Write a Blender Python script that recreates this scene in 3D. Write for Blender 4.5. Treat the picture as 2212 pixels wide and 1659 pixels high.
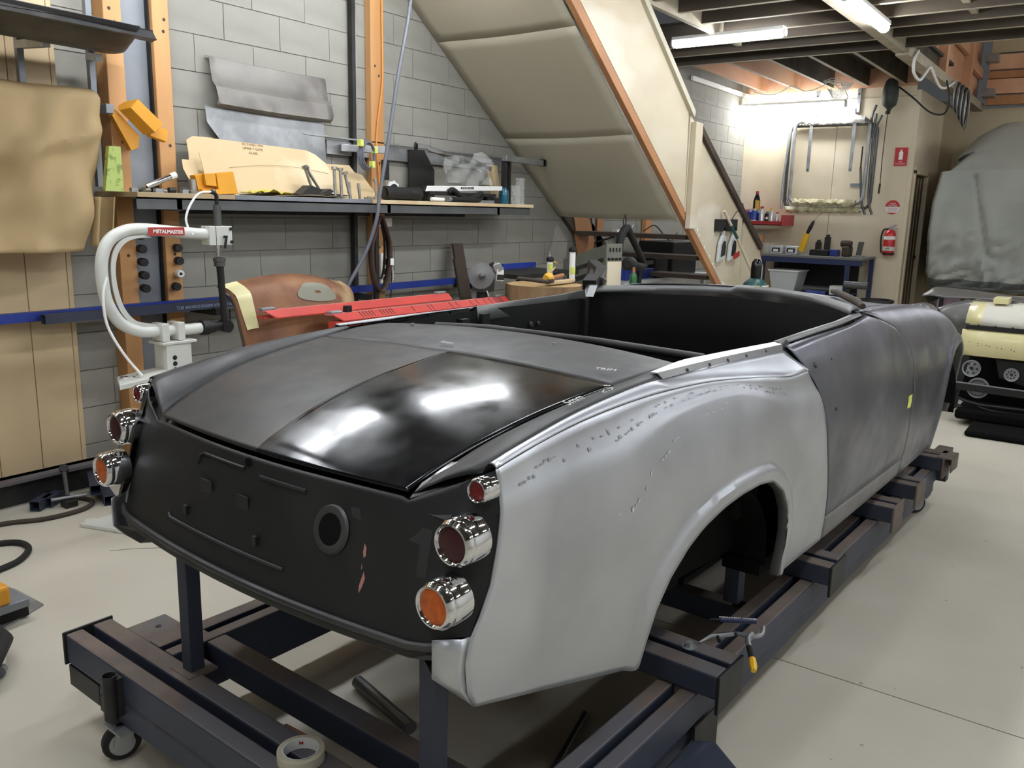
import bpy, math, random
from mathutils import Vector, Matrix, noise
random.seed(7)
SC = bpy.context.scene
PI = math.pi
for o in list(bpy.data.objects): bpy.data.objects.remove(o)
# ---------------------------------------------------------------- camera
YAW, PITCH, ROLL, FOC = 0.9526, 0.2032, 0.0242, 1828.6
fwd = Vector((math.sin(YAW)*math.cos(PITCH), math.cos(YAW)*math.cos(PITCH), -math.sin(PITCH)))
r0 = Vector((math.cos(YAW), -math.sin(YAW), 0)); u0 = r0.cross(fwd)
rt = math.cos(ROLL)*r0 + math.sin(ROLL)*u0; up = -math.sin(ROLL)*r0 + math.cos(ROLL)*u0
cd = bpy.data.cameras.new('camera'); cam = bpy.data.objects.new('camera', cd); SC.collection.objects.link(cam)
M = Matrix((rt, up, -fwd)).transposed().to_4x4(); M.translation = Vector((0, -4.3728, 1.4862)); cam.matrix_world = M
cd.sensor_width = 36; cd.lens = FOC/2212*36; cd.clip_start = .02; cd.clip_end = 60
SC.camera = cam
# ---------------------------------------------------------------- view + world
SC.view_settings.view_transform = 'Standard'; SC.view_settings.look = 'None'
SC.view_settings.gamma = 1; SC.view_settings.use_curve_mapping = False
SC.view_settings.exposure = 0.25
w = bpy.data.worlds.new('world'); SC.world = w; w.use_nodes = True
w.node_tree.nodes['Background'].inputs[0].default_value = (.9, .95, 1, 1)
w.node_tree.nodes['Background'].inputs[1].default_value = .05
TUBE_E = 52.0          # emission of the fluorescent diffusers

# ---------------------------------------------------------------- materials
def lin(c): return tuple(((x/255)/12.92 if x/255 <= .04045 else ((x/255+.055)/1.055)**2.4) for x in c)
MATS = {}
def mat(name, c, rough=.6, metal=0., c2=None, scale=6., amt=.5, bump=0., bscale=40., spec=.5, stretch=None, rvar=0., coat=0., emit=0., alpha=1., trans=0., detail=4., ramp=(.35,.65), c3=None, s3=1.2, bdist=.002):
    m = bpy.data.materials.new(name); m.use_nodes = True; nt = m.node_tree; N = nt.nodes; L = nt.links
    b = N['Principled BSDF']
    b.inputs['Base Color'].default_value = (*lin(c), 1); b.inputs['Roughness'].default_value = rough
    b.inputs['Metallic'].default_value = metal; b.inputs['Specular IOR Level'].default_value = spec
    b.inputs['Coat Weight'].default_value = coat; b.inputs['Coat Roughness'].default_value = .08
    b.inputs['Alpha'].default_value = alpha; b.inputs['Transmission Weight'].default_value = trans
    if emit: b.inputs['Emission Color'].default_value = (*lin(c), 1); b.inputs['Emission Strength'].default_value = emit
    tc = N.new('ShaderNodeTexCoord'); mp = N.new('ShaderNodeMapping'); L.new(tc.outputs['Object'], mp.inputs[0])
    if stretch: mp.inputs['Scale'].default_value = stretch
    def nz(s, d=4.):
        n = N.new('ShaderNodeTexNoise'); n.inputs['Scale'].default_value = s; n.inputs['Detail'].default_value = d; L.new(mp.outputs[0], n.inputs[0]); return n
    def rmp(src, a, bb):
        r = N.new('ShaderNodeMapRange'); r.inputs[1].default_value = a; r.inputs[2].default_value = bb; L.new(src, r.inputs[0]); return r
    if c2 is not None:
        n = nz(scale, detail); r = rmp(n.outputs[0], *ramp)
        r.inputs[4].default_value = amt
        mx = N.new('ShaderNodeMix'); mx.data_type = 'RGBA'; L.new(r.outputs[0], mx.inputs[0])
        mx.inputs[6].default_value = (*lin(c), 1); mx.inputs[7].default_value = (*lin(c2), 1)
        out = mx.outputs[2]
        if c3 is not None:
            n3 = nz(s3, 3.); r3 = rmp(n3.outputs[0], .52, .62)
            m3 = N.new('ShaderNodeMix'); m3.data_type = 'RGBA'; L.new(r3.outputs[0], m3.inputs[0]); L.new(out, m3.inputs[6]); m3.inputs[7].default_value = (*lin(c3), 1); out = m3.outputs[2]
        L.new(out, b.inputs['Base Color'])
    if rvar:
        n = nz(scale*1.7+1, 5.); r = rmp(n.outputs[0], .3, .7); r.inputs[3].default_value = max(.02, rough-rvar); r.inputs[4].default_value = min(1, rough+rvar); L.new(r.outputs[0], b.inputs['Roughness'])
    if bump:
        n = nz(bscale, 6.); bp = N.new('ShaderNodeBump'); bp.inputs['Strength'].default_value = bump; bp.inputs['Distance'].default_value = bdist
        L.new(n.outputs[0], bp.inputs['Height']); L.new(bp.outputs[0], b.inputs['Normal'])
    MATS[name] = m; return m

mat('block', (150,148,140), .85, c2=(128,126,119), scale=1.6, amt=.8, bump=.5, bscale=90, c3=(159,157,149), s3=.8)
mat('mortar', (104,102,96), .9)
mat('tan_board', (196,174,138), .6, c2=(180,158,124), scale=2.2, amt=.7, stretch=(1,1,.25))
mat('groove', (70,58,42), .8)
mat('pine', (198,150,98), .6, c2=(174,126,78), scale=5, amt=.8, stretch=(1,1,.12), bump=.2, bscale=30)
mat('orange_pine', (188,136,92), .6, c2=(158,110,74), scale=6, amt=.8, stretch=(.3,1,.3))
mat('steel_grey', (138,142,148), .5, .3, c2=(116,120,126), scale=3, amt=.8)
mat('dark_steel', (58,58,58), .5, .5, c2=(40,40,40), scale=8, amt=.8)
mat('black', (16,16,17), .55)
mat('black_matt', (9,9,9), .9, spec=.15)
mat('black_gloss', (12,12,13), .18)
mat('black_rubber', (26,25,24), .8)
mat('cream_wall', (226,214,190), .7, c2=(212,198,170), scale=1.2, amt=.6, c3=(206,192,164), s3=.7)
mat('dull_cream', (190,176,148), .7, c2=(176,162,134), scale=1, amt=.6)
mat('plaster', (190,184,164), .75, c2=(178,172,152), scale=1.3, amt=.7)
mat('ply', (204,194,170), .65, c2=(186,172,146), scale=2.2, amt=.8, stretch=(.5,1,1.2), c3=(212,204,186), s3=1.3)
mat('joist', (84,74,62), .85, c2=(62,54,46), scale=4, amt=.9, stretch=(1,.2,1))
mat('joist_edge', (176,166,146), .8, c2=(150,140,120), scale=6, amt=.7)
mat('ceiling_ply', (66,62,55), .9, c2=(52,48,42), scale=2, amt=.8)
mat('new_pine', (222,176,142), .65, c2=(198,146,114), scale=3, amt=.7, stretch=(.3,1,1))
mat('floor', (194,188,173), .6, c2=(178,172,156), scale=1.3, amt=.8, bump=.12, bscale=30, rvar=.1)
mat('blue_paint', (56,62,80), .5, .1, c2=(48,52,62), scale=3, amt=.8)
mat('bright_blue', (38,60,150), .4, c2=(30,48,120), scale=4, amt=.7)
mat('rust_brown', (116,102,92), .75, .1, c2=(92,82,76), scale=7, amt=.9, c3=(98,96,100), s3=1.6, bump=.3, bscale=60)
mat('alu', (192,195,200), .4, .82, c2=(162,163,167), scale=4, amt=.5, rvar=.06, c3=(202,205,210), s3=1.6)
mat('bare_steel', (122,124,134), .36, .75, c2=(94,95,102), scale=3.2, amt=.8, rvar=.08, c3=(132,134,144), s3=2)
mat('dark_sheet', (60,60,61), .48, .25, c2=(48,48,49), scale=4, amt=.8, rvar=.1, c3=(68,67,66), s3=1.8)
mat('grey_primer', (132,132,131), .45, .35, c2=(112,112,112), scale=5, amt=.7, rvar=.08)
mat('white_alu', (224,226,230), .4, .4, c2=(205,206,210), scale=6, amt=.6)
mat('lid_matt', (42,42,43), .42, .2, c2=(34,34,36), scale=3, amt=.9, rvar=.12, c3=(50,46,42), s3=2.6)
mat('lid_gloss', (18,19,21), .17, .3, c2=(30,30,32), scale=7, amt=.6, rvar=.06, bump=.06, bscale=14)
mat('rear_black', (25,26,26), .5, .05, c2=(24,24,25), scale=3, amt=.8, rvar=.08, c3=(34,34,34), s3=2.)
mat('chrome', (225,226,228), .07, 1., bump=.1, bscale=25, bdist=.001)
mat('red_lens', (112,18,22), .25, 0, spec=.3, coat=.15, c2=(74,12,16), scale=60, amt=.5)
mat('dark_red_lens', (66,20,24), .25, 0, spec=.3, coat=.15, c2=(44,14,18), scale=40, amt=.5)
mat('amber_lens', (214,104,30), .25, 0, spec=.3, coat=.15, c2=(160,70,24), scale=60, amt=.6)
mat('white_enamel', (206,207,200), .35, coat=.3)
mat('red_label', (176,52,44), .5)
mat('white', (236,236,232), .5)
mat('red_paint', (196,66,56), .5, c2=(172,54,48), scale=5, amt=.7)
mat('dusty_red', (176,112,104), .8, c2=(190,80,72), scale=5, amt=.8)
mat('galv', (170,172,174), .4, .6, c2=(138,140,142), scale=9, amt=.8)
mat('bolt_steel', (156,152,146), .4, .7, c2=(126,122,114), scale=20, amt=.8)
mat('kraft', (184,160,118), .8, c2=(172,148,106), scale=3, amt=.5)
mat('card', (202,180,142), .8, c2=(202,178,138), scale=3, amt=.6, c3=(222,202,166), s3=2)
mat('card_dark', (176,156,124), .8, c2=(160,140,108), scale=3, amt=.6)
mat('yellow_tape', (226,160,42), .5, c2=(206,140,34), scale=5, amt=.5)
mat('green_print', (178,196,110), .6, c2=(110,130,60), scale=22, amt=.8, ramp=(.52,.6))
mat('yellow_cloth', (206,194,84), .8, c2=(186,172,66), scale=9, amt=.7)
mat('hi_vis', (214,222,110), .6)
mat('orange_cable', (232,146,60), .6)
mat('blue_grey_cable', (98,100,108), .5)
mat('clear_plastic', (200,204,200), .12, alpha=.28, c2=(230,232,230), scale=9, amt=.8)
mat('bottle_blue', (18,88,112), .25, coat=.4)
mat('belt_brown', (92,70,60), .9, c2=(78,58,50), scale=30, amt=.6)
mat('belt_back', (40,36,34), .7)
mat('stump_side', (160,134,98), .85, c2=(110,84,60), scale=5, amt=.9, stretch=(1,1,.3), bump=.8, bscale=9, bdist=.02, c3=(84,62,46), s3=3.)
mat('stump_top', (186,156,110), .8, c2=(150,118,78), scale=8, amt=.8)
mat('handle_wood', (176,120,72), .5, c2=(150,96,56), scale=8, amt=.7)
mat('mallet_yellow', (224,178,64), .5)
mat('grey_machine', (122,124,110), .6, c2=(108,110,98), scale=2, amt=.7)
mat('rust_panel', (142,98,66), .6, c2=(104,66,46), scale=6, amt=.9, c3=(204,184,138), s3=1.9, rvar=.15)
mat('primer_patch', (134,134,120), .7)
mat('gas_green', (28,74,74), .4)
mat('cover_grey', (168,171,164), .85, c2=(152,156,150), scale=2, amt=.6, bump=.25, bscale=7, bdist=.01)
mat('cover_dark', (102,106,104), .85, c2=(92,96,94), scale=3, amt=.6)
mat('cream_paint', (224,216,164), .35, coat=.3, c2=(216,208,156), scale=2, amt=.5)
mat('mask_white', (206,204,192), .8)
mat('fender_grey', (92,91,88), .4, .1, coat=.15)
mat('pink', (176,150,166), .6)
mat('red_bin', (162,44,50), .45)
mat('sign_red', (196,40,44), .5)
mat('ext_red', (190,30,36), .3, coat=.4)
mat('can_blue', (46,66,140), .35, .2)
mat('can_silver', (190,190,190), .3, .6)
mat('tool_yellow', (226,176,40), .45)
mat('tub_white', (196,200,200), .5, c2=(184,188,188), scale=4, amt=.5)
mat('bench_blue', (34,46,84), .5)
mat('bench_top', (110,108,104), .6)
mat('pipe_steel', (96,98,98), .35, .6)
mat('tape_tan', (196,190,168), .6)
mat('pink_scrape', (176,120,108), .8)
mat('door_wood', (120,104,78), .6, c2=(88,74,54), scale=5, amt=.8, stretch=(1,1,.2))
mat('dark_timber', (70,58,48), .8, c2=(54,44,36), scale=5, amt=.8)
mat('foam', (206,200,170), .9, c2=(150,140,96), scale=14, amt=.9, bump=.9, bscale=20, bdist=.01)
mat('tube_glow', (246,250,255), .5, emit=TUBE_E)
mat('pale_mark', (190,190,190), .8)
mat('blue_text', (150,160,190), .7)
mat('ink', (120,84,60), .8)
mat('oil', (92,90,80), .6)
mat('light_oil', (150,144,126), .6)

# ---------------------------------------------------------------- geometry helpers
C = SC.collection
def V(*a): return Vector(a)
def frame(d, upv=None):
    d = d.normalized(); upv = upv or (Vector((0,0,1)) if abs(d.z) < .95 else Vector((1,0,0)))
    s = d.cross(upv).normalized(); t = s.cross(d).normalized(); return s, t
class MB:
    def __init__(s): s.v = []; s.f = []; s.m = []
    def add(s, v, f, mi=0):
        n = len(s.v); s.v += [tuple(p) for p in v]; s.f += [tuple(i+n for i in q) for q in f]; s.m += [mi]*len(f); return s
    def box(s, x0, x1, y0, y1, z0, z1, mi=0):
        return s.add([(x,y,z) for z in (z0,z1) for y in (y0,y1) for x in (x0,x1)], [(0,2,3,1),(4,5,7,6),(0,1,5,4),(2,6,7,3),(0,4,6,2),(1,3,7,5)], mi)
    def bar(s, p0, p1, w, h, upv=None, mi=0):
        p0, p1 = Vector(p0), Vector(p1); a, b = frame(p1-p0, Vector(upv) if upv else None)
        vs = [p + a*(w/2*i) + b*(h/2*j) for p in (p0, p1) for j in (-1, 1) for i in (-1, 1)]
        return s.add(vs, [(0,2,3,1),(4,5,7,6),(0,1,5,4),(2,6,7,3),(0,4,6,2),(1,3,7,5)], mi)
    def htube(s, p0, p1, w, h, t=.004, upv=None, mi=0):     # hollow square tube
        p0, p1 = Vector(p0), Vector(p1); a, b = frame(p1-p0, Vector(upv) if upv else None)
        vs = []
        for p in (p0, p1):
            for ww, hh in ((w/2, h/2), (w/2-t, h/2-t)):
                for i, j in ((-1,-1),(1,-1),(1,1),(-1,1)): vs.append(p + a*(ww*i) + b*(hh*j))
        fs = []
        for k in range(4):
            n = (k+1) % 4
            fs += [(k, n, 8+n, 8+k), (4+n, 4+k, 12+k, 12+n), (k, 4+k, 4+n, n), (8+n, 12+n, 12+k, 8+k)]
        return s.add(vs, fs, mi)
    def tube(s, path, r, n=8, closed=False, mi=0):
        P = [Vector(p) for p in path]; K = len(P); rr = r if isinstance(r, (list, tuple)) else [r]*K
        vs = []; fs = []; pa = None
        for i, p in enumerate(P):
            d = (P[(i+1) % K]-P[i-1]) if closed else (P[min(i+1, K-1)]-P[max(i-1, 0)])
            if d.length < 1e-9: d = Vector((0,0,1))
            d.normalize()
            if pa is None: a, b = frame(d)
            else:
                a = pa - d*pa.dot(d)
                a = a.normalized() if a.length > 1e-6 else frame(d)[0]
                b = a.cross(d)
            pa = a
            for k in range(n):
                t = 2*PI*k/n; vs.append(p + a*(math.cos(t)*rr[i]) + b*(math.sin(t)*rr[i]))
        for i in range(K if closed else K-1):
            for k in range(n):
                q = (k+1) % n; j = (i+1) % K; fs.append((i*n+k, i*n+q, j*n+q, j*n+k))
        if not closed: fs += [tuple(range(n-1, -1, -1)), tuple(range((K-1)*n, K*n))]
        return s.add(vs, fs, mi)
    def cyl(s, p0, p1, r0, r1=None, n=20, mi=0): return s.tube([p0, p1], [r0, r0 if r1 is None else r1], n, mi=mi)
    def lathe(s, o, ax, prof, n=28, mi=0, cap=True):          # prof: (radius, height along axis)
        o = Vector(o); ax = Vector(ax).normalized(); a, b = frame(ax); vs = []; fs = []
        for r, h in prof:
            for k in range(n):
                t = 2*PI*k/n; vs.append(o + ax*h + a*(math.cos(t)*r) + b*(math.sin(t)*r))
        for i in range(len(prof)-1):
            for k in range(n): q = (k+1) % n; fs.append((i*n+k, i*n+q, (i+1)*n+q, (i+1)*n+k))
        if cap:
            if prof[0][0] > 1e-5: fs.append(tuple(range(n-1, -1, -1)))
            if prof[-1][0] > 1e-5: m = (len(prof)-1)*n; fs.append(tuple(range(m, m+n)))
        return s.add(vs, fs, mi)
    def prism(s, poly, vec, mi=0):
        vec = Vector(vec); n = len(poly); a = [Vector(p) for p in poly]; vs = a + [p+vec for p in a]
        return s.add(vs, [tuple(range(n-1, -1, -1)), tuple(range(n, 2*n))] + [(i, (i+1) % n, n+(i+1) % n, n+i) for i in range(n)], mi)
    def grid(s, G, mi=0, mf=None, flip=False):
        R = len(G); K = len(G[0]); vs = [p for r in G for p in r]; n = len(s.v); s.v += [tuple(p) for p in vs]
        for i in range(R-1):
            for j in range(K-1):
                q = (i*K+j, i*K+j+1, (i+1)*K+j+1, (i+1)*K+j)
                if flip: q = q[::-1]
                s.f.append(tuple(x+n for x in q)); s.m.append(mf(i, j) if mf else mi)
        return s
    def sphere(s, c, r, n=14, m=9, sc=(1,1,1), mi=0):
        c = Vector(c); prof = []
        vs = []; fs = []
        for i in range(m+1):
            t = PI*i/m
            for k in range(n):
                p = 2*PI*k/n; vs.append((c.x+r*sc[0]*math.sin(t)*math.cos(p), c.y+r*sc[1]*math.sin(t)*math.sin(p), c.z+r*sc[2]*math.cos(t)))
        for i in range(m):
            for k in range(n): q = (k+1) % n; fs.append((i*n+k, (i+1)*n+k, (i+1)*n+q, i*n+q))
        return s.add(vs, fs, mi)
    def build(s, name, m, parent=None, smooth=False, bevel=0, solid=0, soff=-1, seg=2, sharp=None):
        me = bpy.data.meshes.new(name); me.from_pydata(s.v, [], s.f); me.update()
        for k in ([m] if isinstance(m, str) else m): me.materials.append(MATS[k])
        for p, i in zip(me.polygons, s.m): p.material_index = i
        if smooth:
            me.polygons.foreach_set('use_smooth', [True]*len(me.polygons))
            me.set_sharp_from_angle(angle=math.radians(sharp or 40))
        o = bpy.data.objects.new(name, me); C.objects.link(o)
        if parent: o.parent = parent
        if solid: d = o.modifiers.new('s', 'SOLIDIFY'); d.thickness = solid; d.offset = soff
        if bevel: d = o.modifiers.new('b', 'BEVEL'); d.width = bevel; d.segments = seg; d.limit_method = 'ANGLE'
        return o
def T(o, label=None, cat=None, group=None, kind=None):
    if label: o['label'] = label
    if cat: o['category'] = cat
    if group: o['group'] = group
    if kind: o['kind'] = kind
    return o
def root(name, loc, label, cat, group=None, rz=0):
    o = bpy.data.objects.new(name, None); C.objects.link(o); o.location = loc; o.rotation_euler = (0, 0, rz); o.empty_display_size = .05
    return T(o, label, cat, group)
def inst(name, me, parent, loc=(0,0,0), sc=(1,1,1), rot=(0,0,0)):
    o = bpy.data.objects.new(name, me); C.objects.link(o); o.parent = parent; o.location = loc; o.scale = sc; o.rotation_euler = rot; return o
def relocate(o, base):
    """keep world-space child meshes in place under an Empty standing at base"""
    for c in o.children:
        if c.type in ('MESH', 'FONT'): c.location = Vector(c.location) - Vector(base)
    o.location = base
def put(name, base, label, cat, group=None):                # empty at base, children given in world coordinates
    return root(name, (0,0,0), label, cat, group), Vector(base)
def fin(rb): relocate(rb[0], rb[1]); return rb[0]
def text(*a, **k):
    o = text_(*a, **k); bpy.context.view_layer.update()
    dg = bpy.context.evaluated_depsgraph_get(); me = bpy.data.meshes.new_from_object(o.evaluated_get(dg)); nm = o.name.split('.')[0]
    q = bpy.data.objects.new(nm, me); C.objects.link(q); q.parent = o.parent; q.matrix_local = o.matrix_local.copy(); bpy.data.objects.remove(o); q.name = nm
    return q
def text_(s, loc, xd, nrm, size, m, parent=None, name='lettering', bold=0., align='CENTER', ext=.0004):
    cu = bpy.data.curves.new(name, 'FONT'); cu.body = s; cu.size = size; cu.align_x = align; cu.align_y = 'CENTER'; cu.extrude = ext; cu.offset = bold
    cu.materials.append(MATS[m]); o = bpy.data.objects.new(name, cu); C.objects.link(o)
    x = Vector(xd).normalized(); z = Vector(nrm).normalized(); y = z.cross(x).normalized(); x = y.cross(z)
    Mx = Matrix((x, y, z)).transposed().to_4x4(); Mx.translation = Vector(loc)
    if parent: o.parent = parent
    o.matrix_local = Mx
    return o
def cr(x, K):                                               # smooth interpolation through knots
    n = len(K)
    if x <= K[0][0]: return K[0][1]
    if x >= K[-1][0]: return K[-1][1]
    i = 0
    while K[i+1][0] < x: i += 1
    def sl(j):
        if j == 0: return (K[1][1]-K[0][1])/(K[1][0]-K[0][0])
        if j == n-1: return (K[-1][1]-K[-2][1])/(K[-1][0]-K[-2][0])
        a = (K[j][1]-K[j-1][1])/(K[j][0]-K[j-1][0]); b = (K[j+1][1]-K[j][1])/(K[j+1][0]-K[j][0])
        return 0 if a*b <= 0 else 2*a*b/(a+b)
    h = K[i+1][0]-K[i][0]; t = (x-K[i][0])/h; a = sl(i)*h; b = sl(i+1)*h
    return (2*t**3-3*t*t+1)*K[i][1] + (t**3-2*t*t+t)*a + (-2*t**3+3*t*t)*K[i+1][1] + (t**3-t*t)*b
def resample(P, n):                                         # polyline -> n points, even arc length
    P = [Vector(p) for p in P]; L = [0]
    for a, b in zip(P, P[1:]): L.append(L[-1]+(b-a).length)
    out = []; j = 0
    for i in range(n):
        d = L[-1]*i/(n-1)
        while j < len(L)-2 and L[j+1] < d: j += 1
        t = (d-L[j])/max(1e-9, L[j+1]-L[j]); out.append(P[j].lerp(P[j+1], t))
    return out
def smoothline(P, k=6):                                     # catmull-rom through points
    P = [Vector(p) for p in P]; Q = [P[0]*2-P[1]]+P+[P[-1]*2-P[-2]]; out = []
    for i in range(1, len(Q)-2):
        a, b, c, d = Q[i-1:i+3]
        for j in range(k):
            t = j/k; out.append(.5*((2*b)+(c-a)*t+(2*a-5*b+4*c-d)*t*t+(3*b-a-3*c+d)*t**3))
    out.append(P[-1]); return out

mat('angle_grey', (92,94,94), .5, .2, c2=(78,80,80), scale=5, amt=.8)

mat('rear_patch', (40,41,40), .6)
mat('sheet_grey', (132,128,122), .5, .2, c2=(116,112,107), scale=4, amt=.8, c3=(104,100,96), s3=3)

mat('room_white', (214,213,209), .8)
mat('sand_mark', (150,150,152), .5, .4)
mat('bright_mark', (206,208,211), .5, .4)

mat('bottle_green', (34,92,52), .3, coat=.3)

mat('motor_cover', (52,60,56), .5)
mat('lid_scuff', (78,80,84), .5, .3)
# ================================================================ the room
fl = root('floor', (0,0,0), None, None); T(fl, 'pale grey concrete workshop floor with a saw-cut joint', kind='structure')
SX = [-3.2, 2.705, 14.2]; SY = [-9.2, -6.1, -3.05, .15]
sl = 0
for i in range(2):
    for j in range(3):
        mb = MB(); g = .003; x0, x1, y0, y1 = SX[i]+g, SX[i+1]-g, SY[j]+(g if j != 2 else 0), SY[j+1]-(g if j != 1 else 0)
        mb.box(x0, x1, y0, y1, -.12, 0); mb.build('slab', 'floor', fl)
MB().box(-3.2, 14.2, -9.2, .15, -.14, -.012).build('subfloor', 'mortar', fl)
cb = MB()
for P in ([(1.80,-.98,0),(1.93,-1.09,0),(2.0,-1.22,0),(2.1,-1.28,0),(2.22,-1.5,0)], [(2.6,-1.9,0),(2.5,-1.75,0),(2.52,-1.6,0),(2.4,-1.45,0)]):
    Q = smoothline([(x, y, .0006) for x, y, z in P], 5)
    Q = [q+Vector((random.uniform(-.006,.006), random.uniform(-.006,.006), 0)) for q in Q]
    cb.tube(Q, .0013, 4)
T(cb.build('crack', 'mortar', fl), 'hairline crack in the slab')
st = MB()
for k in range(130):
    x = random.uniform(1.3, 5.2); y = random.uniform(-5.2, -3.85); r = random.uniform(.002, .009)
    if random.random() < .3: x, y = 1.75+random.gauss(0,.25), -4.1+random.gauss(0,.15)
    pts = [(x+r*(1+random.uniform(-.4,.4))*math.cos(a*PI/5), y+r*(1+random.uniform(-.5,.4))*math.sin(a*PI/5), .0004) for a in range(10)]
    st.add([(p[0],p[1],.0004) for p in pts], [tuple(range(10))])
T(st.build('oil_stain', 'light_oil', fl), 'small dark oil spots', kind='stuff')

# block wall: every block a piece
wb = root('wall_back', (0,0,0), None, None); T(wb, 'long wall of grey painted concrete blocks', kind='structure')
MB().box(-3.2, 11.6, .006, .16, 0, 3.3).build('mortar_bed', 'mortar', wb)
bx = MB().box(-.1975, .1975, 0, .05, -.0975, .0975); bo = bx.build('block', 'block', wb, bevel=0)
bm_ = bo.data; first = True; low = MB(); cnt = 0
for c in range(16):
    z = .1+.2*c
    for k in range(-2, 24):
        x = .2155+.4*k+(.2 if c % 2 else 0) + 2.0 - .0
        if x > 11.6 or x < 1.9: continue
        dy = random.uniform(0, .0025)
        if c >= 3 and cnt < 296:
            if first: o = bo; first = False
            else: o = inst('block', bm_, wb)
            o.location = (x, dy, z); cnt += 1
        else: low.box(x-.1975, x+.1975, dy, .05, z-.0975, z+.0975)
T(low.build('lower_blocks', 'block', wb), 'blocks low on the wall behind the car', kind='stuff')
# tan boards on the left of the block wall
tb = root('wall_left', (0,0,0), None, None); T(tb, 'tan vertical board lining with V joints at the left end of the wall', kind='structure')
for k in range(9):
    x1 = 2.212-.0 if k == 0 else 2.185-.2*(k-1)
    x0 = 2.187 if k == 0 else x1-.197
    MB().box(x0, x1, -.045, 0, .02, 3.2).build('board', 'tan_board', tb, bevel=.003)
MB().box(.4, 2.2, -.02, 0, .02, 3.2).build('backing', 'groove', tb)

# unseen sides of the room (close the shell)
T(MB().box(-3.3, -3.2, -9.2, .16, 0, 3.3).build('wall_near', 'room_white'), kind='structure')
T(MB().box(-3.3, 14.2, -9.3, -9.2, 0, 3.9).build('wall_front', 'room_white'), kind='structure')

# cream end wall in sheets, with a return and a doorway
we = root('wall_end', (0,0,0), None, None); T(we, 'cream painted sheet wall closing off the far end', kind='structure')
for y0, y1 in ((-2.09, -1.205), (-1.2, .0)):
    MB().box(11.4, 11.45, y0, y1, 0, 3.05).build('sheet', 'cream_wall', we, bevel=.002)
MB().box(11.385, 11.4, -2.09, 0, 2.93, 2.935).build('sheet_joint', 'dull_cream', we)
wr = root('wall_return', (0,0,0), None, None); T(wr, 'cream return wall beside the doorway', kind='structure')
MB().box(11.4, 11.52, -2.14, -2.09, 0, 3.0).build('sheet', 'cream_wall', wr, bevel=.002)
MB().box(11.52, 12.35, -2.14, -2.09, 2.06, 3.0).build('sheet', 'cream_wall', wr, bevel=.002)
MB().box(12.35, 13.0, -2.14, -2.09, 0, 3.0).build('sheet', 'cream_wall', wr, bevel=.002)
dr = root('door_1', (0,0,0), None, None); T(dr, 'narrow doorway with worn timber door and cream frame', kind='structure')
MB().box(11.5, 11.56, -2.16, -2.06, 0, 2.08).box(12.32, 12.38, -2.16, -2.06, 0, 2.08).box(11.5, 12.38, -2.16, -2.06, 2.03, 2.1).build('door_frame', 'cream_wall', dr, bevel=.004)
MB().box(11.56, 12.32, -2.105, -2.065, .01, 2.03).build('door_leaf', 'door_wood', dr, bevel=.003)
for k in range(4): MB().box(11.6+.18*k, 11.63+.18*k, -2.112, -2.104, .05, 2.0).build('batten', 'dull_cream', dr)
MB().cyl((12.24,-2.13,1.0), (12.24,-2.1,1.0), .02).build('door_knob', 'dark_steel', dr)
wq = root('wall_right', (0,0,0), None, None); T(wq, 'dull cream wall behind the covered vehicle', kind='structure')
for k in range(6): MB().box(14.0, 14.05, -9.2+1.2*k, -8.005+1.2*k, 0, 3.04).build('sheet', 'dull_cream', wq, bevel=.002)
MB().box(13.0, 14.05, -2.14, -2.0, 0, 3.04).build('sheet', 'dull_cream', wq)

# ceiling: deck, joists, trimmers
ce = root('ceiling', (0,0,0), None, None); T(ce, 'dark timber floor framing of the mezzanine overhead', kind='structure')
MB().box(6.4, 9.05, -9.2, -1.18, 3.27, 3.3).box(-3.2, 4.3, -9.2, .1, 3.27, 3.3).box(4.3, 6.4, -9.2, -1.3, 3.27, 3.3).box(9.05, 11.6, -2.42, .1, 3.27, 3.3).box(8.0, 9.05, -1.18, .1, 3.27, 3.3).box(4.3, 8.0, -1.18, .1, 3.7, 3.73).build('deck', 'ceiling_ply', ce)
jx = [4.85, 5.3, 5.75, 6.2, 6.65, 7.11, 7.59, 8.0, 8.45, 8.98]
jm = None
def joist(x, y0, y1, z0=3.06, wd=.045):
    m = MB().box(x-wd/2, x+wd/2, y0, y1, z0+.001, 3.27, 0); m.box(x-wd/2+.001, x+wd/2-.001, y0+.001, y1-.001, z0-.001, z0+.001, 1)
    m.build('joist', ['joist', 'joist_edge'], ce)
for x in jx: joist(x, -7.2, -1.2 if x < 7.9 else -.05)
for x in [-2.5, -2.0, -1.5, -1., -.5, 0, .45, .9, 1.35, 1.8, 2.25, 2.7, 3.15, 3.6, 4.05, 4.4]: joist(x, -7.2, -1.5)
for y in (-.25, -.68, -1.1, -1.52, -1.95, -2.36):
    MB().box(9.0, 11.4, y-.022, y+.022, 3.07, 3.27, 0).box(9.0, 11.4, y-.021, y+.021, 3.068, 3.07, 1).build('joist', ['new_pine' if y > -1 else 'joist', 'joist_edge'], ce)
MB().box(4.3, 8.02, -1.2, -1.155, 3.03, 3.27).build('trimmer', 'joist_edge', ce)
MB().box(-3.2, 9.0, -2.43, -2.34, 3.02, 3.27).build('bearer', 'joist_edge', ce)
MB().box(9.0, 14.0, -2.46, -2.34, 3.0, 3.1).build('bearer', 'joist_edge', ce)
MB().box(11.36, 11.4, -2.1, 0, 3.05, 3.27).build('trimmer', 'new_pine', ce)
MB().box(7.15, 8.0, -3.16, -3.11, 3.1, 3.2).build('blocking', 'joist_edge', ce)
MB().box(9.56, 11.4, -.04, -.01, 3.0, 3.05).build('conduit', 'white', ce)
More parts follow.
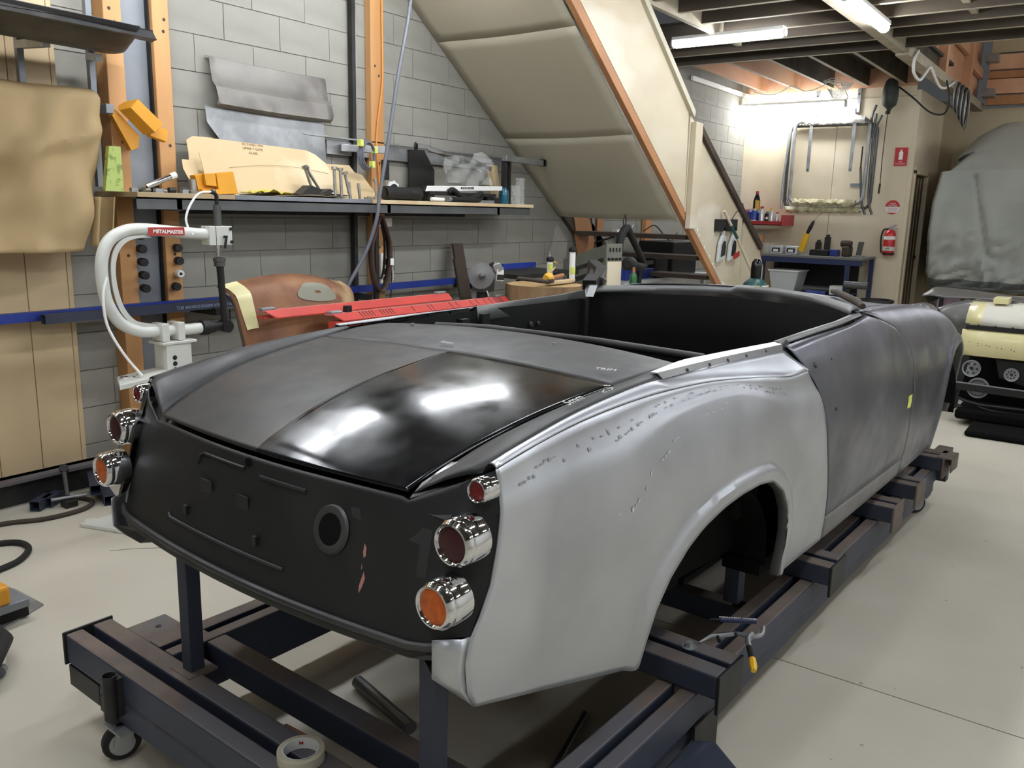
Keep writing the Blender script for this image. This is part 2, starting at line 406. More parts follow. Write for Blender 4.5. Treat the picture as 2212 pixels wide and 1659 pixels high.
# pink pine framing rising at the right of the mezzanine
fr = root('wall_mezzanine', (0,0,0), None, None); T(fr, 'pink pine stud framing and planks above the right side', kind='structure')
MB().box(9.02, 14.0, -2.36, -2.34, 3.1, 4.6).build('sheathing', 'new_pine', fr)
for x in (10.9, 12.6): MB().box(x, x+.14, -2.46, -2.36, 3.1, 4.6).build('stud', 'new_pine', fr, bevel=.003)
for x0, x1, z in ((9.2, 10.9, 3.75), (11.04, 12.6, 3.62), (12.74, 13.9, 3.5)):
    MB().bar((x0,-2.40,z), (x1,-2.40,z-.02), .05, .12, (0,0,1)).build('noggin', 'new_pine', fr)
for k, (z, h, mm) in enumerate(((3.06,.13,'orange_pine'), (3.2,.2,'new_pine'), (3.41,.1,'orange_pine'), (3.52,.2,'new_pine'), (3.74,.18,'dull_cream'), (3.93,.25,'new_pine'), (4.2,.3,'orange_pine'))):
    MB().box(13.8-(.05 if k % 2 else 0), 13.9, -9.2, -2.5, z, z+h-.008).build('plank', mm, fr, bevel=.003)
MB().box(9.05, 14.2, -9.2, -2.3, 4.6, 4.65).build('roof_lining', 'dull_cream', fr)
MB().box(9.0, 9.04, -9.2, -2.36, 3.27, 4.6).build('upstand', 'joist', fr)
for z in (3.6, 3.15): MB().box(13.55, 13.85, -2.62, -2.47, z, z+.1).build('bracket', 'galv', fr)

# pine posts and steel column on the block wall
for n, (xa, xb, dep, m, nm) in enumerate(((2.44, 2.535, .1, 'pine', 'trim_1'), (2.705, 2.80, .1, 'pine', 'trim_2'), (4.335, 4.46, .055, 'pine', 'trim_3'))):
    t = root(nm, (0,0,0), None, None); T(t, ['pine post left of the grey column', 'pine post right of the grey column', 'pine post carrying the orange cable'][n], kind='structure')
    MB().box(xa, xb, -dep, 0, 0, 3.2).build('post', m, t, bevel=.004)
    for k in range(5):
        z = [2.42, 2.36, 1.78, 1.2, 2.9][k]; x = xa+(xb-xa)*random.uniform(.25,.75)
        MB().cyl((x,-dep-.0008,z), (x,-dep,z), .009, n=9).build('knot', 'dark_timber', t)
t = root('trim_4', (0,0,0), None, None); T(t, 'grey painted steel column between two pine posts', kind='structure')
MB().box(2.54, 2.70, -.045, -.035, 0, 3.2).build('web', 'steel_grey', t)
MB().box(2.536, 2.545, -.075, -.035, 0, 3.2).box(2.696, 2.704, -.075, -.035, 0, 3.2).build('flange', 'black', t)

# stairs
so = root('staircase', (6.83, -.6, 0), 'timber staircase with open treads, lined underneath with pale sheets', 'staircase')
def S_(mb, name, m, **k):
    o = mb.build(name, m, so, **k); o.location = (-6.83, .6, 0); return o
SL = -.716
zs_ = lambda x: 1.435+SL*(x-6.83)
def sheet(xa, xb):
    G = []
    for i in range(13):
        x = xa+(xb-xa)*i/12; r = []
        for j in range(15):
            y = -.004-1.2*j/14; r.append((x, y, zs_(x)-.012*math.sin(PI*j/14)))
        G.append(r)
    S_(MB().grid(G), 'soffit_sheet', 'plaster', smooth=True, solid=.01, soff=1)
for xa, xb in ((4.3, 5.075), (5.08, 5.945), (5.95, 6.83)): sheet(xa, xb)
for y in (-.02, -1.222):
    x0, x1 = 4.2, 8.78; d = .24
    S_(MB().prism([(x0,y,zs_(x0)+.005),(x1,y,.02 if False else zs_(x1)+.005),(x1+.12,y,zs_(x1)-.08),(x1+.12,y,zs_(x1)+.26),(x0,y,zs_(x0)+.29)], (0,(-.045 if y < -1 else .0)+(-.0 if y < -1 else -.04),0)), 'stringer', 'orange_pine' if y < -1 else 'dark_timber', bevel=.003)
k = 0
for k in range(14):
    x = 7.06+.265*(k-8); z = 1.26-.19*(k-8)
    if x < 6.95 or z < .1: continue
    S_(MB().box(x-.02, x+.23, -1.2, -.06, z-.0, z+.04), 'tread', 'dark_timber', bevel=.003)
S_(MB().prism([(7.0,-.07,1.44),(7.28,-.07,1.44),(7.55,-.07,.95),(7.2,-.07,.9)], (0,.03,0)), 'gusset', 'orange_pine')
# ply side sheets of the stair, in pieces
yp = -1.27
up1 = [(4.85,yp,zs_(4.85)+.1),(5.0,yp,3.05),(5.86,yp,3.05),(6.3,yp,2.72),(6.8,yp,2.34),(6.83,yp,zs_(6.83)+.09)]
S_(MB().prism(up1, (0,.012,0)), 'side_sheet', 'ply')
up2 = [(6.835,yp,zs_(6.83)+.08),(6.835,yp,2.3),(7.0,yp,2.2),(8.2,yp,1.5),(8.25,yp,zs_(8.25)+.08)]
S_(MB().prism(up2, (0,.012,0)), 'side_sheet', 'ply')
up3 = [(8.05,yp,0),(8.255,yp,zs_(8.25)+.07),(8.255,yp,1.47),(8.72,yp,1.17),(8.9,yp,.95),(8.9,yp,0)]
S_(MB().prism(up3, (0,.012,0)), 'side_sheet', 'ply')
S_(MB().box(6.86, 7.0, yp-.05, yp, 1.36, 2.24), 'corner_strip', 'ply', bevel=.006)
S_(MB().bar((5.8,yp-.01,3.06),(6.86,yp-.01,2.3), .045, .05, (0,0,1)), 'capping', 'plaster')
S_(MB().bar((6.98,yp-.01,2.22),(8.74,yp-.01,1.16), .05, .06, (0,0,1)), 'capping', 'dark_timber', bevel=.004)
g = MB()
for i in range(40):
    x = 6.9+.045*i; z = zs_(x)+.11+random.uniform(-.01,.014)
    if i % 3 != 1: g.sphere((x, yp-.003, z), .011*random.uniform(.6,1.3), 6, 4, (1,.4,1.4))
T(S_(g, 'filler_blob', 'white'), kind='stuff')

# fluorescent battens
def batten(c, d, L, label, e=1.0, chain=False, cat='ceiling light', r=.042):
    c = Vector(c); d = Vector(d).normalized()
    t = root('fluorescent_batten', c, label, cat)
    MB().bar(-d*L/2+V(0,0,.035), d*L/2+V(0,0,.035), .09, .03, (0,0,1)).build('body', 'white', t, bevel=.004)
    prof = [(.0,-L/2+.0),(r*.7,-L/2+.004),(r,-L/2+.03),(r,L/2-.03),(r*.7,L/2-.004),(0,L/2)]
    MB().lathe((0,0,0), d, prof, 20, cap=False).build('diffuser', 'tube_glow', t, smooth=True)
    for s in (-1, 1): MB().cyl(d*(s*L/2*.99), d*(s*(L/2+.012)), r*.9, r*.8, 16).build('end_cap', 'white', t, smooth=True)
    if chain:
        for s in (-1, 1): MB().tube([d*(s*L*.38)+V(0,0,.05), d*(s*L*.36)+V(0,0,.2)], .003, 5).build('chain', 'galv', t)
    return t
batten((7.42,-1.30,2.99), (.02,1,0), 1.02, 'glowing fluorescent batten across the joists beside the stairs')
batten((6.98,-2.56,2.98), (1,0,0), 1.2, 'glowing fluorescent batten along the bearer, right of the two')
batten((5.42,-2.52,2.98), (1,0,0), 1.2, 'glowing fluorescent batten cut by the top edge of the picture')
batten((11.16,-.66,2.85), (0,1,0), 1.36, 'glowing fluorescent batten hung in front of the cream wall', chain=True, cat='ceiling light', r=.05)
batten((3.85,-1.0,3.02), (1,0,0), 1.2, 'fluorescent batten above the bench shelf, out of the picture')
batten((3.0,-2.52,2.98), (1,0,0), 1.2, 'fluorescent batten over the boot lid, out of the picture')
batten((3.8,-4.9,2.98), (1,0,0), 1.2, 'fluorescent batten over the right aisle, out of the picture')
batten((6.8,-4.9,2.98), (1,0,0), 1.2, 'fluorescent batten over the cream car, out of the picture')
batten((.6,-3.2,2.98), (1,0,0), 1.2, 'fluorescent batten behind the photographer, out of the picture')  # unseen lamp added to light the foreground
batten((.7,-.95,3.02), (1,0,0), 1.2, 'fluorescent batten over the left bench, out of the picture')
batten((12.4,-4.6,2.98), (0,1,0), 1.2, 'fluorescent batten over the covered vehicle, out of the picture')

batten((1.6,-4.6,2.98), (1,0,0), 1.2, 'fluorescent batten over the right of the jig, out of the picture')  # unseen lamp, added to brighten the floor and jig in front
batten((-1.0,-4.4,2.98), (1,0,0), 1.2, 'fluorescent batten well behind the photographer, out of the picture')  # added out of view as extra foreground light
batten((2.2,-.85,3.02), (1,0,0), 1.2, 'fluorescent batten above the english wheel, out of the picture')
batten((9.6,-5.2,4.3), (1,0,0), 1.2, 'fluorescent batten high in the open bay, out of the picture')  # made-up lamp out of view, added for the sheen on door and wing

for x in (2.2, 5.4, 8.6): batten((x,-7.2,2.98), (1,0,0), 1.2, ['fluorescent batten in the far right row, nearest the camera, out of the picture', 'fluorescent batten in the middle of the far right row, out of the picture', 'fluorescent batten at the end of the far right row, out of the picture'][int(x/3)])  # unseen row added to brighten the door and wing from the right
# ================================================================ the car body (local x forward, y to the left, z up)
TY = -.0424
CO = Vector((0, -4.3728, 0)) + 1.49*Vector((-math.sin(TY), math.cos(TY), 0))
car = root('car_body', CO, 'open roadster body shell, bare metal, black boot lid, silver rear wings, on the jig', 'car', rz=TY)
KB = [(.9,.58),(1.2,.61),(1.6,.655),(2.2,.695),(3,.70),(4.0,.70),(4.6,.685),(5.0,.63),(5.25,.54)]
KT = [(.9,.575),(1.12,.58),(1.6,.598),(2.2,.612),(2.45,.60),(3.2,.59),(3.8,.54),(4.6,.54),(5.0,.51),(5.25,.46)]
KZ = [(.9,1.0),(1.12,1.035),(1.4,1.065),(1.7,1.09),(2.1,1.11),(2.42,1.12),(3.2,1.15),(3.8,1.125),(4.2,1.1),(4.55,1.06),(4.85,1.01),(5.1,.93),(5.25,.82)]
def hw(u, z, off=0.):
    B = cr(u, KB); t = cr(u, KT); zs = cr(u, KZ); zm = .80 if zs > .95 else zs-.15
    if z >= zs: r = t
    elif z > zm: r = t+(B-t)*max(0, 1-((z-zm)/(zs-zm))**2)**.62
    else: r = B-.03*min(1.6, (zm-z)/.35)**2
    return r-off
def coons(top, bot, lef, rig, n, m):                        # (u,z) curves -> grid rows from top to bottom
    top, bot, lef, rig = [resample([(p[0], p[1], 0) for p in c], k) for c, k in ((top, n), (bot, n), (lef, m), (rig, m))]
    G = []
    for j in range(m):
        b = j/(m-1); row = []
        for i in range(n):
            a = i/(n-1)
            p = top[i]*(1-b)+bot[i]*b + lef[j]*(1-a)+rig[j]*a - (top[0]*(1-a)*(1-b)+top[-1]*a*(1-b)+bot[0]*(1-a)*b+bot[-1]*a*b)
            row.append(p)
        G.append(row)
    return G
def dseg(p, L):
    d = 9
    for a, b in zip(L, L[1:]):
        ab = (b[0]-a[0], b[1]-a[1]); q = max(0, min(1, ((p[0]-a[0])*ab[0]+(p[1]-a[1])*ab[1])/max(1e-9, ab[0]**2+ab[1]**2)))
        d = min(d, math.hypot(p[0]-a[0]-q*ab[0], p[1]-a[1]-q*ab[1]))
    return d
def skin(G, s, flare=None, off=0.):
    out = []
    for r in G:
        rr = []
        for p in r:
            w = hw(p.x, p.y, off)
            if flare:
                d = dseg((p.x, p.y), flare); k_ = max(0, min(1, (.046-d)/.016)); w += .013*k_*k_*(3-2*k_)
            rr.append((p.x, s*w, p.y))
        out.append(rr)
    return out
SHO = [(1.126,1.032),(1.156,1.038),(1.23,1.050),(1.374,1.071),(1.541,1.083),(1.727,1.087),(1.934,1.081),(2.168,1.060),(2.427,1.030)]
SHOW = [(1.126,.584),(1.23,.584),(1.374,.590),(1.541,.597),(1.727,.608),(1.934,.626),(2.168,.651),(2.427,.664)]
REAR = [(1.126,1.032),(1.130,1.0),(1.125,.951),(1.115,.899),(1.097,.827),(1.070,.772),(1.047,.735),(1.04,.69),(1.05,.63),(1.072,.592)]
ARCH = [(1.594,.455),(1.604,.522),(1.625,.60),(1.669,.667),(1.735,.722),(1.80,.755),(1.89,.781),(1.982,.794),(2.08,.797),(2.17,.785),(2.257,.735),(2.32,.66),(2.352,.581),(2.366,.483),(2.372,.43)]
BOT = [(1.072,.592),(1.169,.566),(1.356,.518)]+ARCH+[(2.45,.424),(2.6,.424),(2.772,.420)]
DREAR = [(2.427,1.030),(2.496,1.036),(2.535,1.0),(2.57,.952),(2.593,.91),(2.61,.86),(2.635,.779),(2.68,.68),(2.715,.60),(2.745,.52)]
# the door's rear edge starts at the top of the body
DR = [(2.432,1.114),(2.452,1.085),(2.50,1.036),(2.539,.996),(2.575,.948),(2.596,.91),(2.612,.86),(2.637,.779),(2.682,.68),(2.718,.60),(2.752,.517)]
FR = [(2.49,1.04),(2.533,.996),(2.569,.948),(2.590,.91),(2.606,.86),(2.631,.779),(2.676,.68),(2.712,.60),(2.746,.512),(2.772,.42)]
DF = [(3.224,1.137),(3.396,1.106),(3.549,1.065),(3.650,1.009),(3.683,.928),(3.690,.856),(3.704,.764),(3.713,.672),(3.728,.589),(3.736,.496)]
for s in (-1, 1):
    top = [(u, z) for u, z in SHO[:-1]]+[(2.35,1.040),(2.49,1.0385)]
    top = smoothline([(u, z, 0) for u, z in top], 4)
    G = coons([(p.x, p.y) for p in top], BOT, REAR, FR, 110, 34)
    # straight blend so the crease meets the shoulder line exactly
    P = skin(G, s, ARCH)
    for j in range(5):
        for i in range(len(P[0])):
            u, y, z = P[j][i]; t = 1-j/5; ys = s*cr(u, SHOW); P[j][i] = (u, y*(1-t)+ys*t, z)
    o = MB().grid(P, flip=(s < 0)).build('rear_wing', 'alu', car, smooth=True, solid=.004, soff=0)
    T(o, 'silver rear wing on the near side' if s < 0 else 'rear wing on the wall side')
    if s < 0:
        rs = random.Random(5)
        for nm, j0, i0, i1, m, pr in (('sanding_mark', 2, 4, 92, 'sand_mark', .75), ('filed_mark', 11, 24, 80, 'bright_mark', .35)):
            mb = MB()
            for i in range(i0, i1):
                if rs.random() > pr: continue
                jj = j0+int(rs.random()*2) if nm == 'sanding_mark' else j0-int((i-i0)/9); a, b, c, d = (Vector(P[jj][i]), Vector(P[jj][i+1]), Vector(P[jj+1][i+1]), Vector(P[jj+1][i])); n = (b-a).cross(d-a).normalized(); n = n if n.y < 0 else -n
                f0, f1 = rs.uniform(0,.3), rs.uniform(.35,.6); g1 = rs.uniform(.5,1)
                q = [a.lerp(d, f0), a.lerp(b, g1*.6).lerp(d.lerp(c, g1*.6), f0-.08*rs.random()), a.lerp(b, g1).lerp(d.lerp(c, g1), rs.uniform(f0,f1)), a.lerp(b, g1*.7).lerp(d.lerp(c, g1*.7), f1), a.lerp(d, f1*.9)]
                mb.add([p+n*.0034 for p in q], [tuple(range(5))])
            T(mb.build(nm, m, o), kind='stuff')
    # arch return lip
    A = resample([(u, z, 0) for u, z in ARCH], 40)
    L = [[(p.x, s*(hw(p.x, p.y)+.013-d), p.y) for p in A] for d in (0, .004, .03)]
    inn = [[(p.x+(1.98-p.x)*k, s*(hw(p.x, p.y)+.013-.03), p.y+(.45-p.y)*k) for p in A] for k in (0, .0)]
    MB().grid(L, flip=(s > 0)).build('wing_arch_lip', 'grey_primer', o, smooth=True, solid=.003)
    # rear wrap below the lamps
    Wg = [[(u, s*hw(u, z), z), (u-.016, s*.589, z*.8+zi*.2-.001), (u*.5+.495, s*.577, z*.5+zi*.5), (.992, s*.556, zi)] for (u, z), zi in zip(((1.050,.742),(1.043,.715),(1.04,.69),(1.043,.66),(1.05,.63),(1.072,.592)), (.745,.73,.715,.70,.685,.672))]
    MB().grid(Wg).build('wing_corner', 'alu', car, smooth=True, solid=.003)
    MB().prism([(.996,s*.556,.668),(1.035,s*.577,.632),(1.072,s*.585,.592),(1.14,s*.57,.59),(1.1,s*.50,.65),(1.03,s*.50,.67)], (0,0,.003)).build('wing_underside', 'dark_sheet', car)
    # wing top: between inner line and shoulder
    FT = [(1.131,.565,1.036),(1.21,.567,1.052),(1.403,.57,1.083),(1.628,.573,1.102),(1.765,.578,1.106),(2.042,.592,1.108),(2.425,.608,1.099)]
    a = smoothline(FT, 8); b = smoothline([(u, cr(u, SHOW), z+.0012) for u, z in SHO[:-1]]+[(2.35,.664,1.0415),(2.488,.667,1.040)], 8)
    a = resample(a, 70); b = resample(b, 70); R = []
    for t in (0, .12, .25, .4, .55, .7, .85, 1):
        R.append([(p.x*(1-t)+q.x*t, s*(p.y*(1-t)+q.y*t), p.z*(1-t)+q.z*t+ (.004 if p.x < 1.7 else -.012*min(1, (p.x-1.7)/.4)*max(0, min(1, (2.42-p.x)/.14)))*4*t*(1-t)) for p, q in zip(a, b)])
    MB().grid(R, flip=(s > 0)).build('wing_top', 'alu' if s < 0 else 'dark_sheet', car, smooth=True, solid=.003, soff=-1 if s < 0 else 1)
    # pale flange with holes beside the cockpit
    fi = smoothline([(1.74,.548,1.118),(1.914,.536,1.122),(2.015,.546,1.123),(2.217,.566,1.123),(2.415,.583,1.121)], 6)
    fo = smoothline([(1.74,.566,1.119),(1.918,.576,1.1205),(2.1,.586,1.120),(2.3,.598,1.118),(2.42,.604,1.117)], 6)
    fb = smoothline([(1.74,.580,1.107),(1.918,.586,1.108),(2.042,.592,1.107),(2.235,.601,1.103),(2.42,.609,1.098)], 6)
    F3 = [resample(c, 40) for c in (fi, fo, fb)]
    o = MB().grid([[(p.x, s*p.y, p.z) for p in c] for c in F3], flip=(s > 0), mf=lambda i, j: 0 if i == 0 else 1).build('cockpit_flange', ['white_alu', 'grey_primer'], car, solid=.003, soff=-1)
    T(o, 'pale folded flange with drilled holes')
    for u in (1.86, 1.974, 2.074, 2.183, 2.307):
        y = s*(.579+(u-1.8)*.042); MB().lathe((u, y, 1.1125-(u-1.9)*.006), (0, s*.85, .5), [(.0045,-.002),(.0045,.0045)], 10).build('screw_hole', 'black', o)
    # deck side strip between boot lid and wing
    le = [(1.07,.436,.966),(1.10,.442,.985),(1.155,.453,1.005),(1.25,.469,1.036),(1.40,.489,1.066),(1.55,.505,1.086),(1.65,.516,1.096),(1.76,.53,1.112)]
    a = resample(smoothline(le, 6), 60); b = resample(smoothline([(1.118,.560,1.022),(1.131,.564,1.037)]+[(u, w-.0005, z) for u, w, z in FT[1:5]], 6), 60); R = []
    for t in (0, .2, .4, .6, .8, 1): R.append([(p.x*(1-t)+q.x*t, s*(p.y*(1-t)+q.y*t), p.z*(1-t)+q.z*t+.008*4*t*(1-t)) for p, q in zip(a, b)])
    MB().grid(R, flip=(s > 0), mf=lambda i, j: 1 if i >= 2 else 0).build('deck_side', ['dark_sheet', 'rear_black'] if s < 0 else ['dark_sheet', 'dark_sheet'], car, smooth=True, solid=.003, soff=-1 if s < 0 else 1)
    # glossy corner beside the lid
    if s < 0:
        MB().grid([[(1.062,-.432,.960),(1.075,-.475,.975),(1.092,-.52,.985)],[(1.085,-.440,.985),(1.10,-.48,.998),(1.112,-.53,1.008)],[(1.15,-.455,1.0145),(1.15,-.49,1.022),(1.14,-.535,1.028)]]).build('corner_patch', 'black_gloss', car, smooth=True)
    # door
    if True:
        tp = [(2.432,1.114),(2.7,1.120),(2.983,1.124),(3.224,1.137)]
        G = coons(tp, [(2.752,.517),(3.178,.508),(3.736,.496)], DR, DF, 60, 30)
        P = skin(G, s)
        o = MB().grid(P, flip=(s < 0)).build('door', 'bare_steel', car, smooth=True, solid=.004, soff=0)
        T(o, 'dark bare steel door skin')
        a = [(u, .600, z+.004) for u, z in tp]; R = [[(p[0], s*p[1], p[2]-.003) for p in a], [(p[0], s*(p[1]-.012), p[2]+.006) for p in a], [(p[0], s*(p[1]-.024), p[2]+.006) for p in a], [(p[0], s*(p[1]-.03), p[2]-.05) for p in a]]
        MB().grid(R, flip=(s > 0)).build('door_sill_top', 'grey_primer', o, smooth=True, solid=.002)
        if s < 0:
            for u, z, r in ((2.568,1.046,.011),(2.714,1.045,.004)):
                y = -hw(u, z); MB().lathe((u, y, z), (0, -.8, .6), [(r,-.004),(r,.0035)], 9).build('handle_hole', 'black', o)
            y = -hw(2.699,.891); MB().lathe((2.699, y, .891), (0, -1, .1), [(.006,-.004),(.006,.0035)], 9).build('lock_hole', 'black', o)
    # sill
    G = coons([(2.752,.512),(3.178,.503),(3.738,.491)], [(2.774,.420),(3.2,.418),(3.742,.416)], [(2.752,.512),(2.774,.42)], [(3.738,.491),(3.742,.416)], 30, 5)
    MB().grid(skin(G, s), flip=(s < 0)).build('sill_panel', 'grey_primer', car, smooth=True, solid=.004, soff=0)
    # front wing
    FA = [(4.318,.42),(4.322,.50),(4.335,.60),(4.345,.70),(4.365,.78),(4.41,.838),(4.50,.872),(4.62,.888),(4.76,.888),(4.88,.868),(4.98,.82),(5.04,.75),(5.07,.65),(5.08,.55),(5.08,.45)]
    tpz = [(3.23,1.1385),(3.5,1.1375),(3.8,1.125),(4.2,1.1),(4.55,1.06),(4.85,1.01),(5.1,.93),(5.25,.82)]
    tpz = [(u, cr(u, KZ)) for u in (3.232,3.4,3.6,3.8,4.0,4.2,4.4,4.55,4.7,4.85,5.0,5.1,5.2,5.25)]
    lf = [(u+.006, z+.002) for u, z in DF]; lf = [(3.232, cr(3.232, KZ))]+lf[1:]+[(3.748,.416)]
    G = coons(tpz, [(3.748,.416),(4.0,.418)]+FA+[(5.15,.45),(5.22,.5)], lf, [(5.25,.82),(5.27,.7),(5.25,.58),(5.22,.5)], 100, 30)
    o = MB().grid(skin(G, s, FA), flip=(s < 0)).build('front_wing', 'bare_steel', car, smooth=True, solid=.004, soff=0)
    T(o, 'dark bare steel front wing')
    A = resample([(u, z, 0) for u, z in FA], 40)
    MB().grid([[(p.x, s*(hw(p.x, p.y)+.013-d), p.y) for p in A] for d in (0, .004, .035)], flip=(s > 0)).build('wing_arch_lip', 'grey_primer', o, smooth=True, solid=.003)
    # wheel housings (inner arches) and dark side lining
    for c, r, u0, u1 in ((1.98,.385,1.594,2.37),(4.70,.38,4.318,5.08)):
        prof = [(c+r*math.cos(PI*k/16), .47+ (r-.04)*math.sin(PI*k/16)+.0) for k in range(17)]
        prof = [(u0, .45)]+[(u0+(u1-u0)*(1-(math.cos(PI*k/16)+1)/2), .50+.28*math.sin(PI*k/16)) for k in range(17)]+[(u1, .45)]
        ys = [hw(c,.6)-.045, hw(c,.6)-.2, .44, .41]
        MB().grid([[(u, s*y, z+(.02 if k == 2 else 0)) for u, z in prof] for k, y in enumerate(ys)]).build('wheel_housing', 'black_matt', car, smooth=True, solid=.003)
    MB().box(1.6, 2.0, s*.40-.004, s*.40+.004, .56, .80).build('housing_side', 'black_matt', car)
    # bottom lining along the sill
    MB().box(2.36, 4.32, s*.56-.06, s*.56+.06, .415, .46).build('sill_box', 'black_matt', car)
    # dark lining strip just inside the panel gaps
    for u0, u1, cu in ((2.40,2.80,DR),(3.2,3.8,DF)):
        Q = resample([(u, z, 0) for u, z in cu], 24)
        MB().grid([[(p.x+d, s*(hw(p.x, p.y)-.012), p.y+d*.5) for p in Q] for d in (-.03, .03)]).build('shut_lining', 'black', car, smooth=True)

# bonnet, cowl and nose
G = []
for i in range(34):
    u = 3.25+2.0*i/33; row = []
    wc = cr(u, KT)
    for j in range(33):
        a = -1+2*j/32; y = a*wc; zc = cr(u, KZ); zmid = cr(u, [(3.2,1.2),(3.58,1.183),(4.2,1.115),(4.8,1.0),(5.25,.80)])
        k = abs(a); v = zmid-(.02*k*k) if k < .62 else zmid-.0077-(.03)*math.sin(PI*(k-.62)/.38)*(1 if u > 3.6 else .2)
        t = max(0, (k-.75)/.25); z = v*(1-t*t*(3-2*t))+zc*t*t*(3-2*t)
        uu = u
        if i == 0: uu = max(u, 0)
        row.append([uu, y, z])
    G.append(row)
for j in range(33):                                         # rear edge follows the windscreen base
    y = G[0][j][1]
    for i in range(34):
        u0 = 3.565-1.08*y*y; f = i/33; G[i][j][0] = u0+(5.25-u0)*f
        y2 = (-1+2*j/32)*cr(G[i][j][0], KT); G[i][j][1] = y2
for i in range(34):
    for j in range(33):
        u, y, z = G[i][j]; wc = cr(u, KT); k = abs(-1+2*j/32); zc = cr(u, KZ); zmid = cr(u, [(3.2,1.2),(3.58,1.178),(3.75,1.158),(4.2,1.105),(4.8,1.0),(5.25,.80)])
        base = zmid-.10*(y*y) if u < 3.7 else zmid-.03*k*k
        t = max(0, (k-.7)/.3); G[i][j][2] = base*(1-t*t*(3-2*t))+zc*t*t*(3-2*t)
MB().grid(G).build('bonnet', 'bare_steel', car, smooth=True, solid=.004, soff=0)
rim = [[], [], [], []]
for j in range(41):
    y = -.59+1.18*j/40; u = 3.565-1.08*y*y; z = 1.179-.075*y*y*1.3
    z = 1.166-.03*y*y+ (.014 if y < .03 else 0) + (-.03*max(0, (-y-.4)) if y < 0 else 0)
    for k, (du, dz) in enumerate(((.014,.0),(-.002,.003),(-.018,-.006),(-.022,-.022))): rim[k].append((u+du, y*(1-.01*k), z+dz))
MB().grid(rim, flip=True).build('windscreen_rail', 'grey_primer', car, smooth=True, solid=.003)
MB().grid([[(5.25-.0*t, y, .82-(.03 if abs(y) < .3 else 0)) for y in [-.5+.1*k for k in range(11)]], [(5.27, -.5+.1*k, .6) for k in range(11)], [(5.2, -.5+.1*k, .46) for k in range(11)]] if False else [[(5.25, -.5+.1*k, .8) for k in range(11)], [(5.28, -.5+.1*k, .62) for k in range(11)], [(5.2, -.5+.1*k, .46) for k in range(11)]]).build('nose_panel', 'bare_steel', car, smooth=True, solid=.003)

# boot lid
KE = [(1.036,.950),(1.050,.960),(1.066,.969),(1.09,.980),(1.15,1.004),(1.25,1.035),(1.40,1.066),(1.55,1.085),(1.641,1.094)]
KWL = [(1.03,.42),(1.066,.427),(1.1,.435),(1.151,.445),(1.243,.463),(1.32,.475),(1.475,.493),(1.641,.509)]
def lidz(u, y): we_ = cr(u, KWL); return cr(u, KE)+.018*(1-(y/we_)**2)
G = []
for i in range(46):
    f = i/45; f = f*f*.35+f*.65; row = []
    for j in range(61):
        a = -1+2*j/60; we_ = cr(1.05+f*.585, KWL)-.003; y = a*we_; ur = 1.036+.165*y*y; u = ur+(1.638-ur)*f
        we_ = cr(u, KWL)-.003; y = a*we_
        z = cr(u, KE)+.018*(1-a*a)
        row.append((u, y, z))
    G.append(row)
lid = MB().grid(G, mf=lambda i, j: 0 if j >= 30 else 1).build('boot_lid', ['lid_matt', 'lid_gloss'], car, smooth=True, solid=.004)
T(lid, 'boot lid, satin charcoal on the left half and polished black on the right')
cp = [(u, -.012+.01*(u-1.1)/.5, lidz(u, 0)) for u in [1.085+.55*k/30 for k in range(31)]]
R = [[], [], [], [], []]
for k, (u, y, z) in enumerate(cp):
    t = 1-k/30; wd = .006+.007*t; h = .004*min(1, k/3)
    for q, (dy, dz) in enumerate(((wd,-.001),(wd*.35,h*.2),(-.002,h+.0012),(-wd*.5,h*.8),(-wd*2.2,-.001))): R[q].append((u, y+dy, z+dz))
MB().grid(R).build('centre_crease', 'lid_gloss', lid, smooth=True)
MB().grid([[(p[0], p[1]+.006+.009*(1-k/30), p[2]+.0007) for k, p in enumerate(cp)], [(p[0], p[1]+.0015, p[2]+.0014) for k, p in enumerate(cp)]]).build('crease_groove_shade', 'black_matt', lid)  # black strip laid along the crease paints the shade of its groove
for y in (-.02, .035, -.075): 
    u = 1.036+.012; MB().cyl((u+.004,y,lidz(u+.004,y)-.003), (u+.002,y,lidz(u+.004,y)+.0012), .003, n=8).build('screw_hole', 'black', lid)
rs = random.Random(11); sc = MB()
for k in range(60):
    u = rs.uniform(1.12, 1.6); y = -rs.uniform(.03, .43); a = rs.uniform(0, PI); L = rs.uniform(.003, .012); w_ = rs.uniform(.0004, .0012)
    if abs(y) > cr(u, KWL)-.03: continue
    d = (math.cos(a)*L, math.sin(a)*L); q = (-math.sin(a)*w_, math.cos(a)*w_)
    sc.add([(u+i*d[0]+j*q[0], y+i*d[1]+j*q[1], lidz(u+i*d[0]+j*q[0], y+i*d[1]+j*q[1])+.0007) for i, j in ((-1,-1),(1,-.5),(1,.5),(-1,1))], [(0,1,2,3)])
T(sc.build('scuff', 'lid_scuff', lid), kind='stuff')
# lining below the gaps
MB().grid([[(1.062,y,.94) for y in (-.56,-.45,-.3,0,.3,.45,.56)], [(1.1,y,.965) for y in (-.56,-.45,-.3,0,.3,.45,.56)], [(1.3,y,1.03-(.0 if abs(y) > .4 else 0)) for y in (-.56,-.45,-.3,0,.3,.45,.56)], [(1.7,y,1.075) for y in (-.57,-.5,-.3,0,.3,.5,.57)]]).build('boot_lining', 'black', car, smooth=True)
